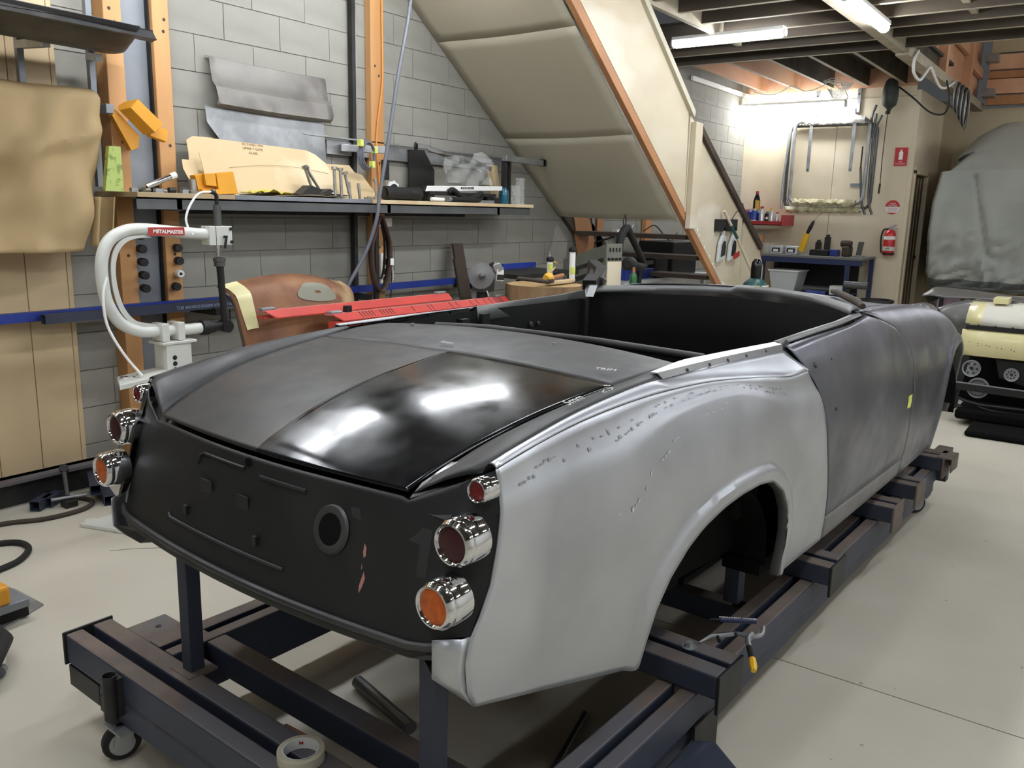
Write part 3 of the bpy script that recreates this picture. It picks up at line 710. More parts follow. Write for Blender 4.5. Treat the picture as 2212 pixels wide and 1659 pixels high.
# rear deck
G = []
for i in range(16):
    f = i/15; row = []
    for j in range(41):
        a = -1+2*j/40; y0 = a*.512; y1 = a*.545; u1 = 1.962-.13*y1*y1; u = 1.645+(u1-1.645)*f; y = y0+(y1-y0)*f
        z = 1.094+.018*(1-a*a)+(.024)*math.sin(f*PI/2)*(1-.15*a*a)-.006*f*f
        row.append((u, y, z))
    G.append(row)
G.append([(p[0]+.004, p[1], p[2]-.008) for p in G[-1]]); G.append([(p[0]-.01, p[1], p[2]-.03) for p in G[-1]])
dk = MB().grid(G).build('rear_deck', 'dark_sheet', car, smooth=True, solid=.003)
T(dk, 'matt grey rear deck panel')
for u, y in ((1.87,.36),(1.87,-.18)): MB().cyl((u,y,1.126), (u,y,1.1335), .006, n=10).build('stud', 'galv', dk)
MB().tube([(2.02,.40,1.108),(2.045,.2,1.118),(2.065,-.2,1.118),(2.085,-.52,1.108)], .012, 10).build('hood_rail', 'dark_steel', car, smooth=True)

# cockpit tub
per = []
n1 = 24
for k in range(n1+1): y = .545-1.09*k/n1; per.append((1.962-.13*y*y-.006, y*.985, 1.10))
for u, y in ((2.05,-.545),(2.2,-.56),(2.42,-.578),(2.7,-.570),(3.0,-.566),(3.2,-.57)): per.append((u, y, 1.11))
for k in range(1, n1): y = -.56+1.12*k/n1; per.append((3.53-1.08*y*y, y, 1.13))
for u, y in ((3.2,.57),(3.0,.566),(2.7,.570),(2.42,.578),(2.2,.56),(2.05,.545)): per.append((u, y, 1.11))
per.append(per[0])
cx, cy = 2.75, 0
R = [per, [(p[0]+(cx-p[0])*.01, p[1]*.985, .95) for p in per], [(p[0]+(cx-p[0])*.03, p[1]*.96, .7) for p in per], [(p[0]+(cx-p[0])*.06, p[1]*.92, .48) for p in per], [(cx, cy, .47) for p in per]]
MB().grid(R).build('cockpit_tub', 'black_matt', car, smooth=True, solid=.003, sharp=60)
t = MB()
for s in (-1, 1):
    t.box(2.3, 2.34, s*.53, s*.56, .6, 1.09).box(2.42, 2.46, s*.545-.01, s*.545+.01, .55, 1.1).box(3.12, 3.15, s*.55-.012, s*.55+.012, .55, 1.11)
T(t.build('pillar', 'black', car), kind='stuff')
for u, y, z, r in ((2.2,.548,1.04,.018),(2.12,.535,1.03,.012),(2.75,.556,1.03,.012),(2.8,.556,1.03,.009),(2.9,.556,.95,.03)):
    MB().lathe((u, y, z), (0,-1,0), [(r,0),(r*.8,.006)], 14).build('door_boss', 'dark_sheet', car)
MB().box(3.28, 3.36, -.50, -.40, 1.00, 1.035).box(3.28, 3.36, -.42, -.40, .9, 1.0).build('dash_bracket', 'dark_sheet', car)
MB().box(3.0, 3.5, -.12, .12, .48, .62).build('tunnel', 'black_matt', car, bevel=.03)

# rear panel
def ru(y, z): return .962+.165*y*y+(z-.71)*.27
def ztop(y):
    y = abs(y)
    if y < .43: return cr(1.036+.165*y*y, KE)+.018*(1-(y/.43)**2)-.008
    return .956+(y-.43)/.13*.062
G = []
for i in range(26):
    f = i/25; row = []
    for j in range(81):
        y = -.575+1.15*j/80; zt = ztop(y); zb = .69+.03*max(0, (abs(y)-.5)/.075); z = zb+(zt-zb)*f
        u = ru(y, z)+.022*max(0, (abs(y)-.5)/.075)**2
        row.append((u, y, z))
    G.append(row)
rp = MB().grid(G).build('rear_panel', 'rear_black', car, smooth=True, solid=.003, soff=1)
T(rp, 'satin black tail panel')
# rounded swage at the foot of the panel
def lipline(du, dz, y0=-.565, y1=.555): return [(ru(y, .705)+du+.02*max(0, (abs(y)-.5)/.07)**2, y, .705+dz+.012*max(0, (abs(y)-.5)/.07)) for y in [y0+(y1-y0)*k/30 for k in range(31)]]
MB().tube(lipline(-.002,.006), .008, 8).build('lower_bead', 'dark_sheet', rp, smooth=True)
MB().tube(lipline(.004,-.014), .007, 8).build('lower_flange', 'dark_sheet', rp, smooth=True)
def onrear(y, z, d=0.): return Vector((ru(y, z)-d, y, z))
def bead(name, P, r, m='rear_black'): MB().tube([onrear(y, z, .0015) for y, z in P], r, 7).build(name, m, rp, smooth=True)
bead('pressed_bead', [(.285,.775),(.28,.768)]+[(.275-.43*k/8,.766-.001*k/8) for k in range(9)], .004, 'dark_sheet')
bead('plate_recess_edge', [(.20,.905),(.195,.925)]+[(.18-.16*k/4,.932) for k in range(5)], .004)
bead('plate_recess_edge', [(-.035,.925)]+[(-.04-.14*k/4,.925) for k in range(5)], .004)
for y, z in ((.145,.865),(.005,.862)):
    MB().bar(onrear(y, z, .001), onrear(y, z, .0035), .042, .034, (0,0,1)).build('pressed_pad', 'rear_black', rp, bevel=.001)
for y, z in ((.21,.80),(-.06,.80)):
    MB().bar(onrear(y, z, .0), onrear(y, z, .008), .014, .022, (0,0,1)).build('lamp_bracket', 'rear_black', rp, bevel=.001)
MB().lathe(onrear(.012,.945,-.004), (-1,0,0), [(.0105,0),(.0105,.007),(.008,.0075)], 10).build('lock_hole', 'black_matt', rp)
n = Vector((-1,0,.27)).normalized(); c0 = onrear(-.262,.868,.0)
MB().lathe(c0, n, [(.050,-.001),(.046,.004),(.040,.005),(.034,.0035),(.031,.002)], 36, cap=False).build('filler_ring', 'grey_primer' if False else 'dark_sheet', rp, smooth=True)
MB().lathe(c0, n, [(.0315,-.01),(.0315,.003)], 36).build('filler_hole', 'black_matt', rp)
for P in ([(-.352,.862),(-.358,.855),(-.36,.84),(-.356,.835),(-.352,.845)], [(-.362,.812),(-.368,.80),(-.364,.782),(-.359,.77),(-.357,.785)], [(-.354,.825),(-.357,.818),(-.355,.812)]):
    MB().add([onrear(y, z, .0008) for y, z in P], [tuple(range(len(P)))]).build('paint_scrape', 'pink_scrape', rp)
def trap(P, m): MB().add([onrear(y, z, .0006) for y, z in P], [tuple(range(len(P)))]).build('primer_patch', m, rp)
trap([(-.302,.921),(-.495,.915),(-.499,.83),(-.478,.828),(-.474,.885),(-.31,.902)], 'rear_patch')
# lamps
def lamp(y, z, r, L, fu, lens, lab):
    ax = Vector((-1, .0*y, .0)); b = Vector((fu+L, y, z))
    o = T(MB().lathe(b, ax, [(r*1.03,-.008),(r*1.06,.002),(r*1.06,L*.35),(r*1.01,L*.62),(r*.98,L*.66)], 40).build('tail_lamp', 'chrome', car, smooth=True), lab)
    MB().lathe(b, ax, [(r*.97,L*.62),(r*.97,L*.69)], 40).build('lamp_gasket', 'black', o, smooth=True)
    MB().lathe(b, ax, [(r*1.0,L*.67),(r*1.03,L*.72),(r*1.0,L*.86),(r*.88,L*.99),(r*.80,L*1.0),(r*.74,L*.95),(r*.72,L*.88)], 40, cap=False).build('lamp_bezel', 'chrome', o, smooth=True)
    pr = [(r*.74,L*.88)]+[(r*(.72-.06*k), L*(.90+.035*math.sin(k/12*PI/2))+(.0006 if k % 2 else 0)) for k in range(12)]+[(.0005,L*.94)]
    MB().lathe(b, ax, pr, 36, cap=False).build('lamp_lens', lens, o, smooth=True)
    MB().cyl(b+ax*(L*.93)+V(0,r*.1,r*.88), b+ax*(L*.97)+V(0,r*.1,r*.88), .0022, n=8).build('bezel_screw', 'bolt_steel', o)
for s, sd in ((-1, 'right'), (1, 'left')):
    lamp(s*.574, .999, .0235, .030, 1.083, 'red_lens', 'small red lamp at the top of the %s stack' % sd)
    lamp(s*.573, .919, .043, .052, 1.018, 'dark_red_lens', 'large dark red lamp in the middle of the %s stack' % sd)
    lamp(s*.571, .819, .043, .053, .974, 'amber_lens', 'amber lamp at the foot of the %s stack' % sd)
    MB().grid([[(1.128,s*.582,1.03),(1.10,s*.56,1.02),(1.09,s*.53,1.0)], [(1.127,s*.594,.95),(1.08,s*.56,.95),(1.07,s*.53,.95)], [(1.113,s*.597,.89),(1.055,s*.56,.88),(1.04,s*.53,.88)], [(1.095,s*.597,.82),(1.03,s*.56,.81),(1.02,s*.53,.81)], [(1.05,s*.592,.742),(1.01,s*.56,.745),(1.0,s*.53,.75)]]).build('lamp_backing', 'black', car, smooth=True)
# underside
MB().box(2.1, 4.3, -.50, .50, .44, .46).build('floor_pan', 'black_matt', car)
MB().prism([(1.03,.50,.70),(1.03,.40,.68),(1.12,.38,.62),(1.3,.38,.6),(1.3,.5,.62)], (0,0,.02)).build('rear_bracket', 'black_matt', car)
MB().box(1.15, 1.55, -.42, .42, .56, .70).build('boot_floor', 'black_matt', car, bevel=.03)
MB().box(1.9, 2.06, -.5, .5, .46, .55).build('rear_cross_member', 'black_matt', car)
# yellow masking tape on the door edge
y = -hw(3.643,.759)
MB().grid([[(3.625+.02*i, -hw(3.625+.02*i, .785-.018*j)-.003-.001*((i+j) % 2), .785-.018*j+.003*(i % 2)) for i in range(4)] for j in range(4)]).build('tape_scrap', 'hi_vis', car)
# chalk notes
for tx, u, y, z, sz in (('5mm', 1.44, -.535, 1.1, .03), ('<->', 1.56, -.545, 1.104, .03)):
    text(tx, (u, y, z+.0), (1,-.02,.1), (-.1,-.25,1), sz, 'pale_mark', car, name='chalk_note')
text('5mm', (1.69,.05,1.1278), (.0,-1,0), (-.1,0,1), .024, 'pale_mark', car, name='chalk_note')
text('TRIM', (1.70,-.45,1.1195), (.3,-1,0), (-.1,-.05,1), .024, 'pale_mark', car, name='chalk_note')
# ================================================================ the steel jig under the car (same axes as the car)
jig = root('steel_jig', CO, 'low wheeled jig of dusty blue and rusty steel tubes carrying the car body', 'jig', rz=TY)
RM = ['rust_brown', 'blue_paint']
def mftop(mb): # top faces rusty, sides blue
    for i, f in enumerate(mb.f):
        p = [Vector(mb.v[k]) for k in f]; n = (p[1]-p[0]).cross(p[2]-p[0])
        mb.m[i] = 0 if abs(n.z) > .9*n.length else 1
    return mb
def beam(name, x0, x1, y0, y1, z0, z1, bev=.006):
    o = mftop(MB().box(x0, x1, y0, y1, z0, z1)).build(name, RM, jig, bevel=bev); return o
# long rails, two tubes each with a gap
for s in (-1, 1):
    a, b, c, d = ((.545, .588, .612, .665) if s > 0 else (.540, .587, .609, .655))
    ys = sorted((s*a, s*b)); beam('rail_tube', 1.12 if s > 0 else 1.12, 4.72, ys[0], ys[1], .165, .26)
    ys = sorted((s*c, s*d)); beam('rail_tube', 1.12, 4.72, ys[0], ys[1], .165, .26)
    for x in (1.2, 1.9, 2.8, 3.7, 4.66): MB().box(x, x+.06, min(s*b, s*c), max(s*b, s*c), .17, .2565).build('spacer_block', 'rust_brown', jig)
# front (tail-end) beam: two upper tubes, one lower tube, end caps
beam('end_beam', .985, 1.035, -.85, .88, .172, .26); beam('end_beam', 1.063, 1.12, -.85, .88, .172, .26)
beam('end_beam', .985, 1.12, -.86, .70, .10, .17)
MB().htube((1.01,.70,.137), (1.01,.872,.137), .05, .062, .004, (0,0,1)).build('end_beam', 'dark_steel', jig)
for y in (.878, -.857): MB().box(.978, 1.125, y, y+.008, .166, .266).build('end_cap', 'dark_steel', jig, bevel=.003)
# socket pipe and little lug
MB().lathe((.958,.575,.135), (0,0,1), [(.019,0),(.019,.125),(.0165,.125),(.0165,.02)], 26, cap=False).box(.968, .99, .555, .597, .14, .25).build('socket_pipe', 'dark_steel', jig, smooth=True)
MB().htube((.972,.598,.15), (.972,.645,.15), .02, .045, .003, (0,0,1)).build('socket_lug', 'dark_steel', jig)
# cross members
beam('cross_tube', 1.225, 1.287, -.54, .545, .178, .258)
beam('cross_tube', 2.55, 2.61, -.54, .545, .12, .2); beam('cross_tube', 3.75, 3.81, -.54, .545, .12, .2)
beam('side_plate', 1.12, 1.24, .665, .79, .235, .257, .002)
MB().lathe((1.185,.73,.2565), (0,0,1), [(.009,0),(.009,.002)], 8).build('bolt_hole', 'black', jig)
# outriggers
for x, yo, dx in ((1.885, -.715, .145), (2.775, -.712, .15), (3.555, -.712, .15), (3.935, -.712, .15), (4.50, -.705, .17)):
    w1 = .045
    yi = -.40 if x < 2 else -.3
    beam('outrigger_tube', x, x+.062, yo+.004, .71, .262, .33); beam('outrigger_tube', x+.086, x+dx, yo+.004, .71, .262, .33)
    MB().box(x-.004, x+dx+.004, yo-.006, yo+.004, .225, .332).build('end_plate', 'dark_steel' if x < 3 else 'rust_brown', jig, bevel=.002)
    MB().box(x-.004, x+dx+.004, .70, .714, .225, .332).build('end_plate', 'dark_steel', jig, bevel=.002)
for s in (-1,):
    for u1, y0 in ((4.76,-.70), (4.66,-.745)):
        m = MB(); P = [(.0,.0),(-.012,.012),(-.012,.055),(0,.067),(.012,.055),(.012,.012)]
        m.box(u1-.16, u1, y0, y0+.07, .328, .334).box(u1-.006, u1, y0, y0+.07, .262, .334).box(u1-.16, u1, y0, y0+.005, .262, .334).box(u1-.06, u1, y0, y0+.02, .258, .264).build('end_channel', 'rust_brown', jig, bevel=.003)
beam('end_beam', 4.67, 4.73, -.70, .70, .165, .26)
# posts up to the body
for y in (.44, -.44):
    MB().box(1.10, 1.142, y-.021, y+.021, .258, .705, 1).build('post', RM, jig, bevel=.003)
    MB().box(1.08, 1.165, y-.045, y+.045, .255, .262).build('post_foot', 'rust_brown', jig)
for x, y in ((2.45,.5),(2.45,-.5),(4.0,.5),(4.0,-.5)): MB().box(x, x+.05, y-.025, y+.025, .258, .43, 1).build('post', RM, jig, bevel=.003)
# feet plates at the right-hand rail
MB().prism([(1.72,-.655,.105),(1.89,-.655,.105),(1.93,-.70,.10),(1.86,-.795,.10),(1.72,-.83,.10),(1.50,-.83,.10),(1.50,-.655,.105)], (0,0,.022)).build('foot_plate', 'blue_paint', jig, bevel=.006)
MB().prism([(1.885,-.662,.02),(2.03,-.662,.02),(2.03,-.662,.165),(1.885,-.662,.165)], (0,.005,0)).build('web_plate', 'dark_steel', jig)
beam('lower_tube', 1.12, 4.7, -.64, -.56, .095, .163); beam('lower_tube', 1.12, 4.7, .56, .64, .095, .163)
MB().cyl((1.98,-.585,.33), (1.98,-.585,.3325), .021, n=24).build('washer', 'galv', jig)
MB().cyl((1.98,-.585,.3325), (1.98,-.585,.344), .0115, n=6).build('hex_bolt', 'galv', jig)
# castors
def castor(x, y, ang):
    c = T(MB().box(x-.045, x+.045, y-.045, y+.045, .092, .099).build('castor', 'galv', jig)); d = Vector((math.cos(ang), math.sin(ang), 0)); a = Vector((-d.y, d.x, 0)); o = Vector((x, y, 0))+d*.018
    m = MB(); w0 = o+V(0,0,.05)
    m.lathe(w0-a*.016, a, [(.0,0),(.034,0),(.047,.002),(.05,.008),(.05,.024),(.047,.03),(.034,.032),(0,.032)], 32, cap=False)
    m.build('castor_wheel', 'black_rubber', c, smooth=True)
    m = MB(); m.lathe(w0-a*.018, a, [(.033,0),(.033,.036)], 24).lathe(w0-a*.022, a, [(.010,0),(.010,.044)], 12); m.build('hub', 'galv', c, smooth=True)
    for s in (-1, 1): MB().bar(w0+a*(.023*s)-V(0,0,.006), w0+a*(.023*s)+V(0,0,.046)-d*.01, .003, .045, d).build('fork', 'galv', c)
for x, y, g in ((1.0,.58,2.8),(1.05,-.62,2.6),(4.6,.6,2.9),(4.6,-.6,2.5)): castor(x, y, g)

# things lying on and under the jig
def L2W(x, y, z): p = Vector((x, y, 0)); p.rotate(Matrix.Rotation(TY, 3, 'Z')); return p+CO+V(0,0,z)
# locking pliers
t, b = put('locking_pliers', L2W(2.08,-.69,.33), 'C-jaw locking pliers with one yellow grip lying on the jig outrigger', 'pliers')
W_ = lambda x, y, z: L2W(x, y, z)
MB().tube(smoothline([W_(2.20,-.705,.342), W_(2.15,-.72,.345), W_(2.12,-.705,.345), W_(2.115,-.665,.343)], 4), .006, 8).build('jaw', 'galv', t, smooth=True)
MB().tube(smoothline([W_(2.13,-.70,.345), W_(2.09,-.705,.35), W_(2.05,-.725,.35)], 4), [.009]*4+[.008]*4+[.006], 8).build('arm', 'galv', t, smooth=True)
MB().tube([W_(2.05,-.725,.35), W_(2.0,-.755,.347)], [.008,.0085], 8).build('grip', 'black_rubber', t, smooth=True)
MB().tube([W_(2.0,-.755,.347), W_(1.975,-.768,.345), W_(1.955,-.778,.343)], [.0095,.011,.007], 8).build('grip_end', 'tool_yellow', t, smooth=True)
MB().tube([W_(2.05,-.64,.338), W_(2.08,-.62,.338), W_(2.12,-.66,.34)], .006, 8).build('lower_jaw', 'dark_steel', t, smooth=True)
MB().tube([W_(2.01,-.60,.336), W_(2.06,-.61,.338), W_(2.1,-.66,.345)], [.003,.005,.006], 8).build('lever', 'galv', t, smooth=True)
fin((t, b))
t, b = put('marker_pen', L2W(2.19,-.63,.3305), 'dark blue marker pen with white print beside the pliers', 'pen')
MB().cyl(W_(2.165,-.59,.34), W_(2.222,-.675,.34), .0075, n=14).build('barrel', 'bench_blue', t, smooth=True)
MB().cyl(W_(2.165,-.59,.34), W_(2.148,-.565,.339), .006, .0025, n=14).build('nib_cap', 'black', t, smooth=True)
text('PERMANENT MARKER', W_(2.193,-.632,.3478), W_(2.22,-.675,0)-W_(2.165,-.59,0), (0,0,1), .011, 'white', t)
fin((t, b))
MB().tube(smoothline([W_(2.33,-.68,.02), W_(2.42,-.73,.01), W_(2.44,-.76,.006), W_(2.36,-.79,.006), W_(2.1,-.80,.006)], 5), .004, 6).build('bent_rod', 'dark_steel', jig, smooth=True)
# tape roll
t, b = put('tape_roll', L2W(1.062,-.088,.2605), 'roll of tan masking tape on the tail-end beam of the jig', 'tape roll')
MB().lathe(b, (0,0,1), [(.0405,0),(.052,0),(.053,.001),(.053,.0245),(.052,.0255),(.0405,.0255)], 56, cap=False).build('tape', 'tape_tan', t, smooth=True)
MB().lathe(b, (0,0,1), [(.0405,0),(.0385,0),(.0385,.0265),(.0405,.0265)], 56, cap=False).build('core', 'white', t, smooth=True)
for k, (ch, m) in enumerate(zip('3M', ('red_label', 'red_label'))):
    a = .95-.12*k; d = Vector((math.cos(a), math.sin(a), 0)); text(ch, b+d*.0383+V(0,0,.0135), (-math.sin(a)*-1, math.cos(a)*-1, 0), -d, .011, m, t, bold=.0004)
fin((t, b))
# knife / rusty tool on the floor below
t, b = put('scraper', L2W(1.31,.30,.0), 'rusty brown handled scraper on the floor behind the tail-end beam', 'scraper')
MB().prism([W_(1.30,.40,.02), W_(1.325,.40,.02), W_(1.33,.33,.02), W_(1.30,.33,.02)], (0,0,.006)).build('blade', 'dark_steel', t)
MB().prism([W_(1.295,.335,.012), W_(1.335,.335,.012), W_(1.34,.24,.012), W_(1.325,.225,.012), W_(1.30,.23,.012)], (0,0,.022)).build('handle', 'rust_panel', t, bevel=.005)
MB().box(-.01,.01,-.01,.01,0,.013).build('rest', 'dark_steel', t).location = L2W(1.31,.30,0)
fin((t, b))
t, b = put('steel_pipe', L2W(1.6,.25,.0), 'short dusty steel pipe lying on the floor under the car', 'pipe')
MB().cyl(W_(1.625,.36,.02), W_(1.56,.06,.02), .02, n=20).build('pipe', 'pipe_steel', t, smooth=True); fin((t, b))
t, b = put('steel_pipe', L2W(1.75,-.32,.0), 'long thin pipe lying under the tail close to the right post', 'pipe')
MB().cyl(W_(1.45,-.42,.013), W_(1.95,-.28,.013), .012, n=16).build('pipe', 'pipe_steel', t, smooth=True); fin((t, b))
# stick and black tool resting on the car
t, b = put('wooden_stick', L2W(3.38,-.50,1.17), 'worn grey wooden tool handle resting across the cowl above the near door', 'handle')
MB().tube([W_(3.56,-.38,1.188), W_(3.5,-.42,1.19), W_(3.3,-.555,1.178), W_(3.22,-.60,1.17)], [.009,.013,.015,.011], 12).build('handle', 'dark_timber', t, smooth=True); fin((t, b))
t, b = put('air_saw', L2W(3.15,.62,1.15), 'black pistol-shaped power tool resting on the far windscreen pillar', 'power tool')
MB().prism([W_(3.62,.86,1.15), W_(3.45,.70,1.16), W_(3.2,.56,1.165), W_(3.2,.56,1.20), W_(3.4,.66,1.23), W_(3.62,.86,1.25)], (.03,-.04,0)).build('housing', 'black', t, bevel=.006)
MB().prism([W_(3.22,.60,1.158), W_(3.05,.51,1.155), W_(3.03,.50,1.20), W_(3.2,.585,1.215)], (.03,-.05,0)).build('head', 'black_rubber', t, bevel=.004)
MB().prism([W_(3.07,.50,1.19), W_(3.03,.485,1.16), W_(3.0,.46,1.135), W_(3.045,.47,1.18)], (.012,-.03,0)).build('bright_jaw', 'pipe_steel', t)
MB().bar(W_(3.25,.60,1.2), W_(3.55,.78,1.215), .02, .014, (0,0,1)).build('lever', 'black', t)
fin((t, b))
# ================================================================ shelf and what stands on it
SZ = 1.528
sh = root('wall_shelf', (4.2,-.2,SZ), 'long particle board shelf on grey angle steel along the block wall', 'shelf')
def K_(mb, name, m, **k):
    o = mb.build(name, m, sh, **k); o.location = (-4.2, .2, -SZ); return o
K_(MB().box(2.38, 2.95, -.40, -.012, 1.503, 1.528), 'shelf_board', 'card_dark', bevel=.002)
K_(MB().box(2.955, 3.99, -.395, -.012, 1.503, 1.528), 'shelf_board', 'steel_grey', bevel=.002)
K_(MB().box(4.0, 5.83, -.40, -.012, 1.503, 1.528), 'shelf_board', 'card', bevel=.002)
K_(MB().box(2.38, 5.79, -.39, -.385, 1.445, 1.503).box(2.38, 5.79, -.39, -.35, 1.495, 1.503), 'front_angle', 'angle_grey')
K_(MB().box(2.38, 5.4, -.03, -.012, 1.42, 1.503), 'back_angle', 'dark_steel')
for x in (2.6, 4.14, 5.35): K_(MB().box(x, x+.03, -.39, -.012, 1.44, 1.50), 'bearer', 'dark_steel')
ss = root('steel_stand', (4.19,-.1,0), 'tall grey steel uprights and arms fixed on the block wall behind the shelf', 'frame')
for n_, a in (('upright', (4.17,4.20,-.05,-.012,0,2.95)), ('upright_web', (4.20,4.235,-.02,-.012,0,2.95)), ('upright', (4.12,4.15,-.30,-.27,.86,1.44)), ('upright', (5.62,5.65,-.26,-.22,1.53,1.9)), ('upright', (5.68,5.70,-.26,-.22,1.53,1.9))):
    o = MB().box(*a).build(n_, 'dark_steel' if n_ == 'upright' else 'galv', ss); o.location = (-4.19,.1,0)
for P in (((3.74,-.04,1.925),(6.0,-.04,1.905),.03,.012), ((3.95,-.02,1.86),(6.0,-.02,1.84),.02,.09), ((4.05,-.05,1.86),(4.33,-.2,1.86),.05,.045), ((5.6,-.26,1.885),(6.15,-.26,1.875),.05,.045)):
    o = MB().bar(P[0], P[1], P[2], P[3], (0,0,1)).build('arm', 'galv', ss, bevel=.002); o.location = (-4.19,.1,0)
T(o, 'square arm ending in a black cap')
o = MB().box(6.13, 6.175, -.285, -.235, 1.85, 1.905).build('end_plug', 'black', ss); o.location = (-4.19,.1,0)
def single(mb, name, m, base, label, cat, group=None, **k):
    o = mb.build(name, m, None, **k)
    b = Vector(base); me = o.data
    for v in me.vertices: v.co -= b
    o.location = b; return T(o, label, cat, group)
# card templates leaning on the wall
def cardshape(P, y0, y1, label, m='card', nm='card_template'):
    zlo = min(p[1] for p in P); zhi = max(p[1] for p in P)
    G = [(x, y0+(y1-y0)*(z-zlo)/(zhi-zlo), z) for x, z in P]
    return single(MB().prism(G, (0,.004,0)), nm, m, (P[0][0], y0, SZ), label, 'card')
big = cardshape([(3.0,SZ),(3.87,SZ),(3.875,1.70),(3.86,1.75),(3.80,1.80),(3.74,1.822),(3.1,1.842),(3.02,1.842),(3.0,1.80)], -.24, -.06, 'large pale card template with handwriting and rounded right corner')
tx = [('XC PANEL VAN', 3.33, 1.825), ('UPPER T GATE', 3.32, 1.80), ('GLASS', 3.31, 1.775)]
for s_, x, z in tx:
    y = -.24+.18*(z-SZ)/(1.842-SZ)-.0012
    q = text(s_, (x-3.0, y+.24, z-SZ), (1,0,-.02), (0,-1,.5), .022, 'ink', big)
o = MB().tube([(.10+.75*k/14, (-.003 if 1 else 0)+.18*(.155+.015*math.sin(PI*k/14))/.314-.0, .155+.03*math.sin(PI*k/14)) for k in range(15)], .0012, 4).build('template_edge_line', 'card_dark', big)
cardshape([(2.81,SZ),(3.06,SZ),(3.08,1.70),(3.055,1.845),(2.93,1.845),(2.88,1.82),(2.87,1.75)], -.21, -.07, 'rounded card template with a brown stain leaning behind the big one', 'card')
cardshape([(2.80,SZ),(2.86,SZ),(2.865,1.71),(2.795,1.71),(2.78,1.66)], -.27, -.16, 'narrow square-cornered card template, leftmost of the leaning cards', 'card')
cardshape([(2.86,SZ),(3.04,SZ),(3.05,1.66),(3.03,1.70),(2.96,1.735),(2.875,1.75)], -.30, -.20, 'quarter-round card template in front of the rounded card', 'card')
cardshape([(3.86,SZ),(4.26,SZ),(4.24,1.60),(4.20,1.69),(4.14,1.705),(4.12,1.75),(3.87,1.75)], -.2, -.06, 'stepped card template right of the large card template', 'card')
# folded sheet metal on the wall
t, b = put('folded_sheet', (3.5,-.04,1.9), 'two-ribbed grey sheet metal panel with a bright hammered lower part, hung on the wall', 'sheet metal')
prof = [(0,2.295),(-.02,2.29),(-.05,2.20),(-.045,2.155),(-.09,2.125),(-.095,2.06),(-.10,2.035),(-.06,2.02)]
G = []
for k, (dy, z) in enumerate(prof): G.append([(3.07+.012*(k % 2)+(3.93-3.07)*i/16, dy-.012, z-.012*(i/16)-.006*math.sin(PI*i/16)) for i in range(17)])
MB().grid(G).build('ribbed_panel', 'sheet_grey', t, smooth=True, solid=.003, sharp=25)
P = [(3.03,2.02),(3.91,2.01),(3.94,1.55),(3.2,1.6),(3.12,1.84),(3.04,1.93)]
MB().prism([(x, -.05-.0*(z), z) for x, z in P], (0,.002,0)).build('bright_panel', 'galv', t)
fin((t, b))
# yellow bracket thing
t, b = put('yellow_channel', (2.55,-.16,1.83), 'bent yellow plastic channel hung tilted on the left pine post', 'channel')
MB().prism([(2.445,-.17,1.95),(2.47,-.20,1.972),(2.60,-.20,1.865),(2.555,-.20,1.815),(2.43,-.20,1.925)], (.0,.0,.0) if False else (.03,-.06,.012)).build('upper_face', 'yellow_tape', t, bevel=.002)
MB().prism([(2.585,-.20,1.87),(2.67,-.21,1.845),(2.655,-.21,1.785),(2.57,-.2,1.81)], (.01,-.02,.004)).build('flap', 'yellow_tape', t, bevel=.002)
MB().prism([(2.41,-.17,1.90),(2.43,-.17,1.93),(2.545,-.18,1.81),(2.535,-.18,1.75),(2.495,-.18,1.735),(2.47,-.18,1.78)], (.008,.05,0)).build('lower_face', 'yellow_tape', t, bevel=.002)
MB().box(2.365, 2.405, -.2, -.14, 1.905, 1.95).build('clip', 'steel_grey', t, bevel=.003)
fin((t, b))
# shelf things
single(MB().prism([(2.275,-.3,SZ),(2.37,-.3,SZ),(2.368,-.3,1.742),(2.31,-.3,1.742)], (0,.03,0)), 'printed_tin', 'green_print', (2.32,-.3,SZ), 'tall green tin with a small leaf print, left end of the shelf', 'tin')
t, b = put('orange_box', (2.90,-.3,SZ), 'bright orange folded plastic box on the shelf in front of the card', 'box')
MB().prism([(2.885,-.33,1.64),(2.995,-.33,1.655),(3.02,-.33,1.535),(2.90,-.33,1.53)], (0,.05,0)).build('right_block', 'yellow_tape', t, bevel=.002)
MB().prism([(2.775,-.30,1.625),(2.86,-.30,1.64),(2.885,-.30,1.56),(2.795,-.30,1.53)], (0,.05,0)).build('left_block', 'yellow_tape', t, bevel=.002)
MB().prism([(2.81,-.33,1.635),(2.88,-.33,1.64),(2.885,-.33,1.57),(2.82,-.33,1.575)], (0,.02,0)).box(2.795, 2.90, -.33, -.28, 1.53, 1.555).build('tab', 'yellow_tape', t, bevel=.002)
fin((t, b))
t, b = put('torque_wrench', (2.56,-.3,SZ), 'chrome cylinder handle lying up at a slant on the shelf', 'tool')
MB().cyl((2.49,-.3,1.555), (2.63,-.3,1.61), .015, n=18).build('handle', 'chrome', t, smooth=True)
MB().cyl((2.63,-.3,1.61), (2.66,-.3,1.622), .017, n=18).build('end_ring', 'white', t, smooth=True); MB().box(2.48,2.5,-.31,-.29,1.528,1.55).build('head', 'dark_steel', t); fin((t, b))
rnd = random.Random(3)
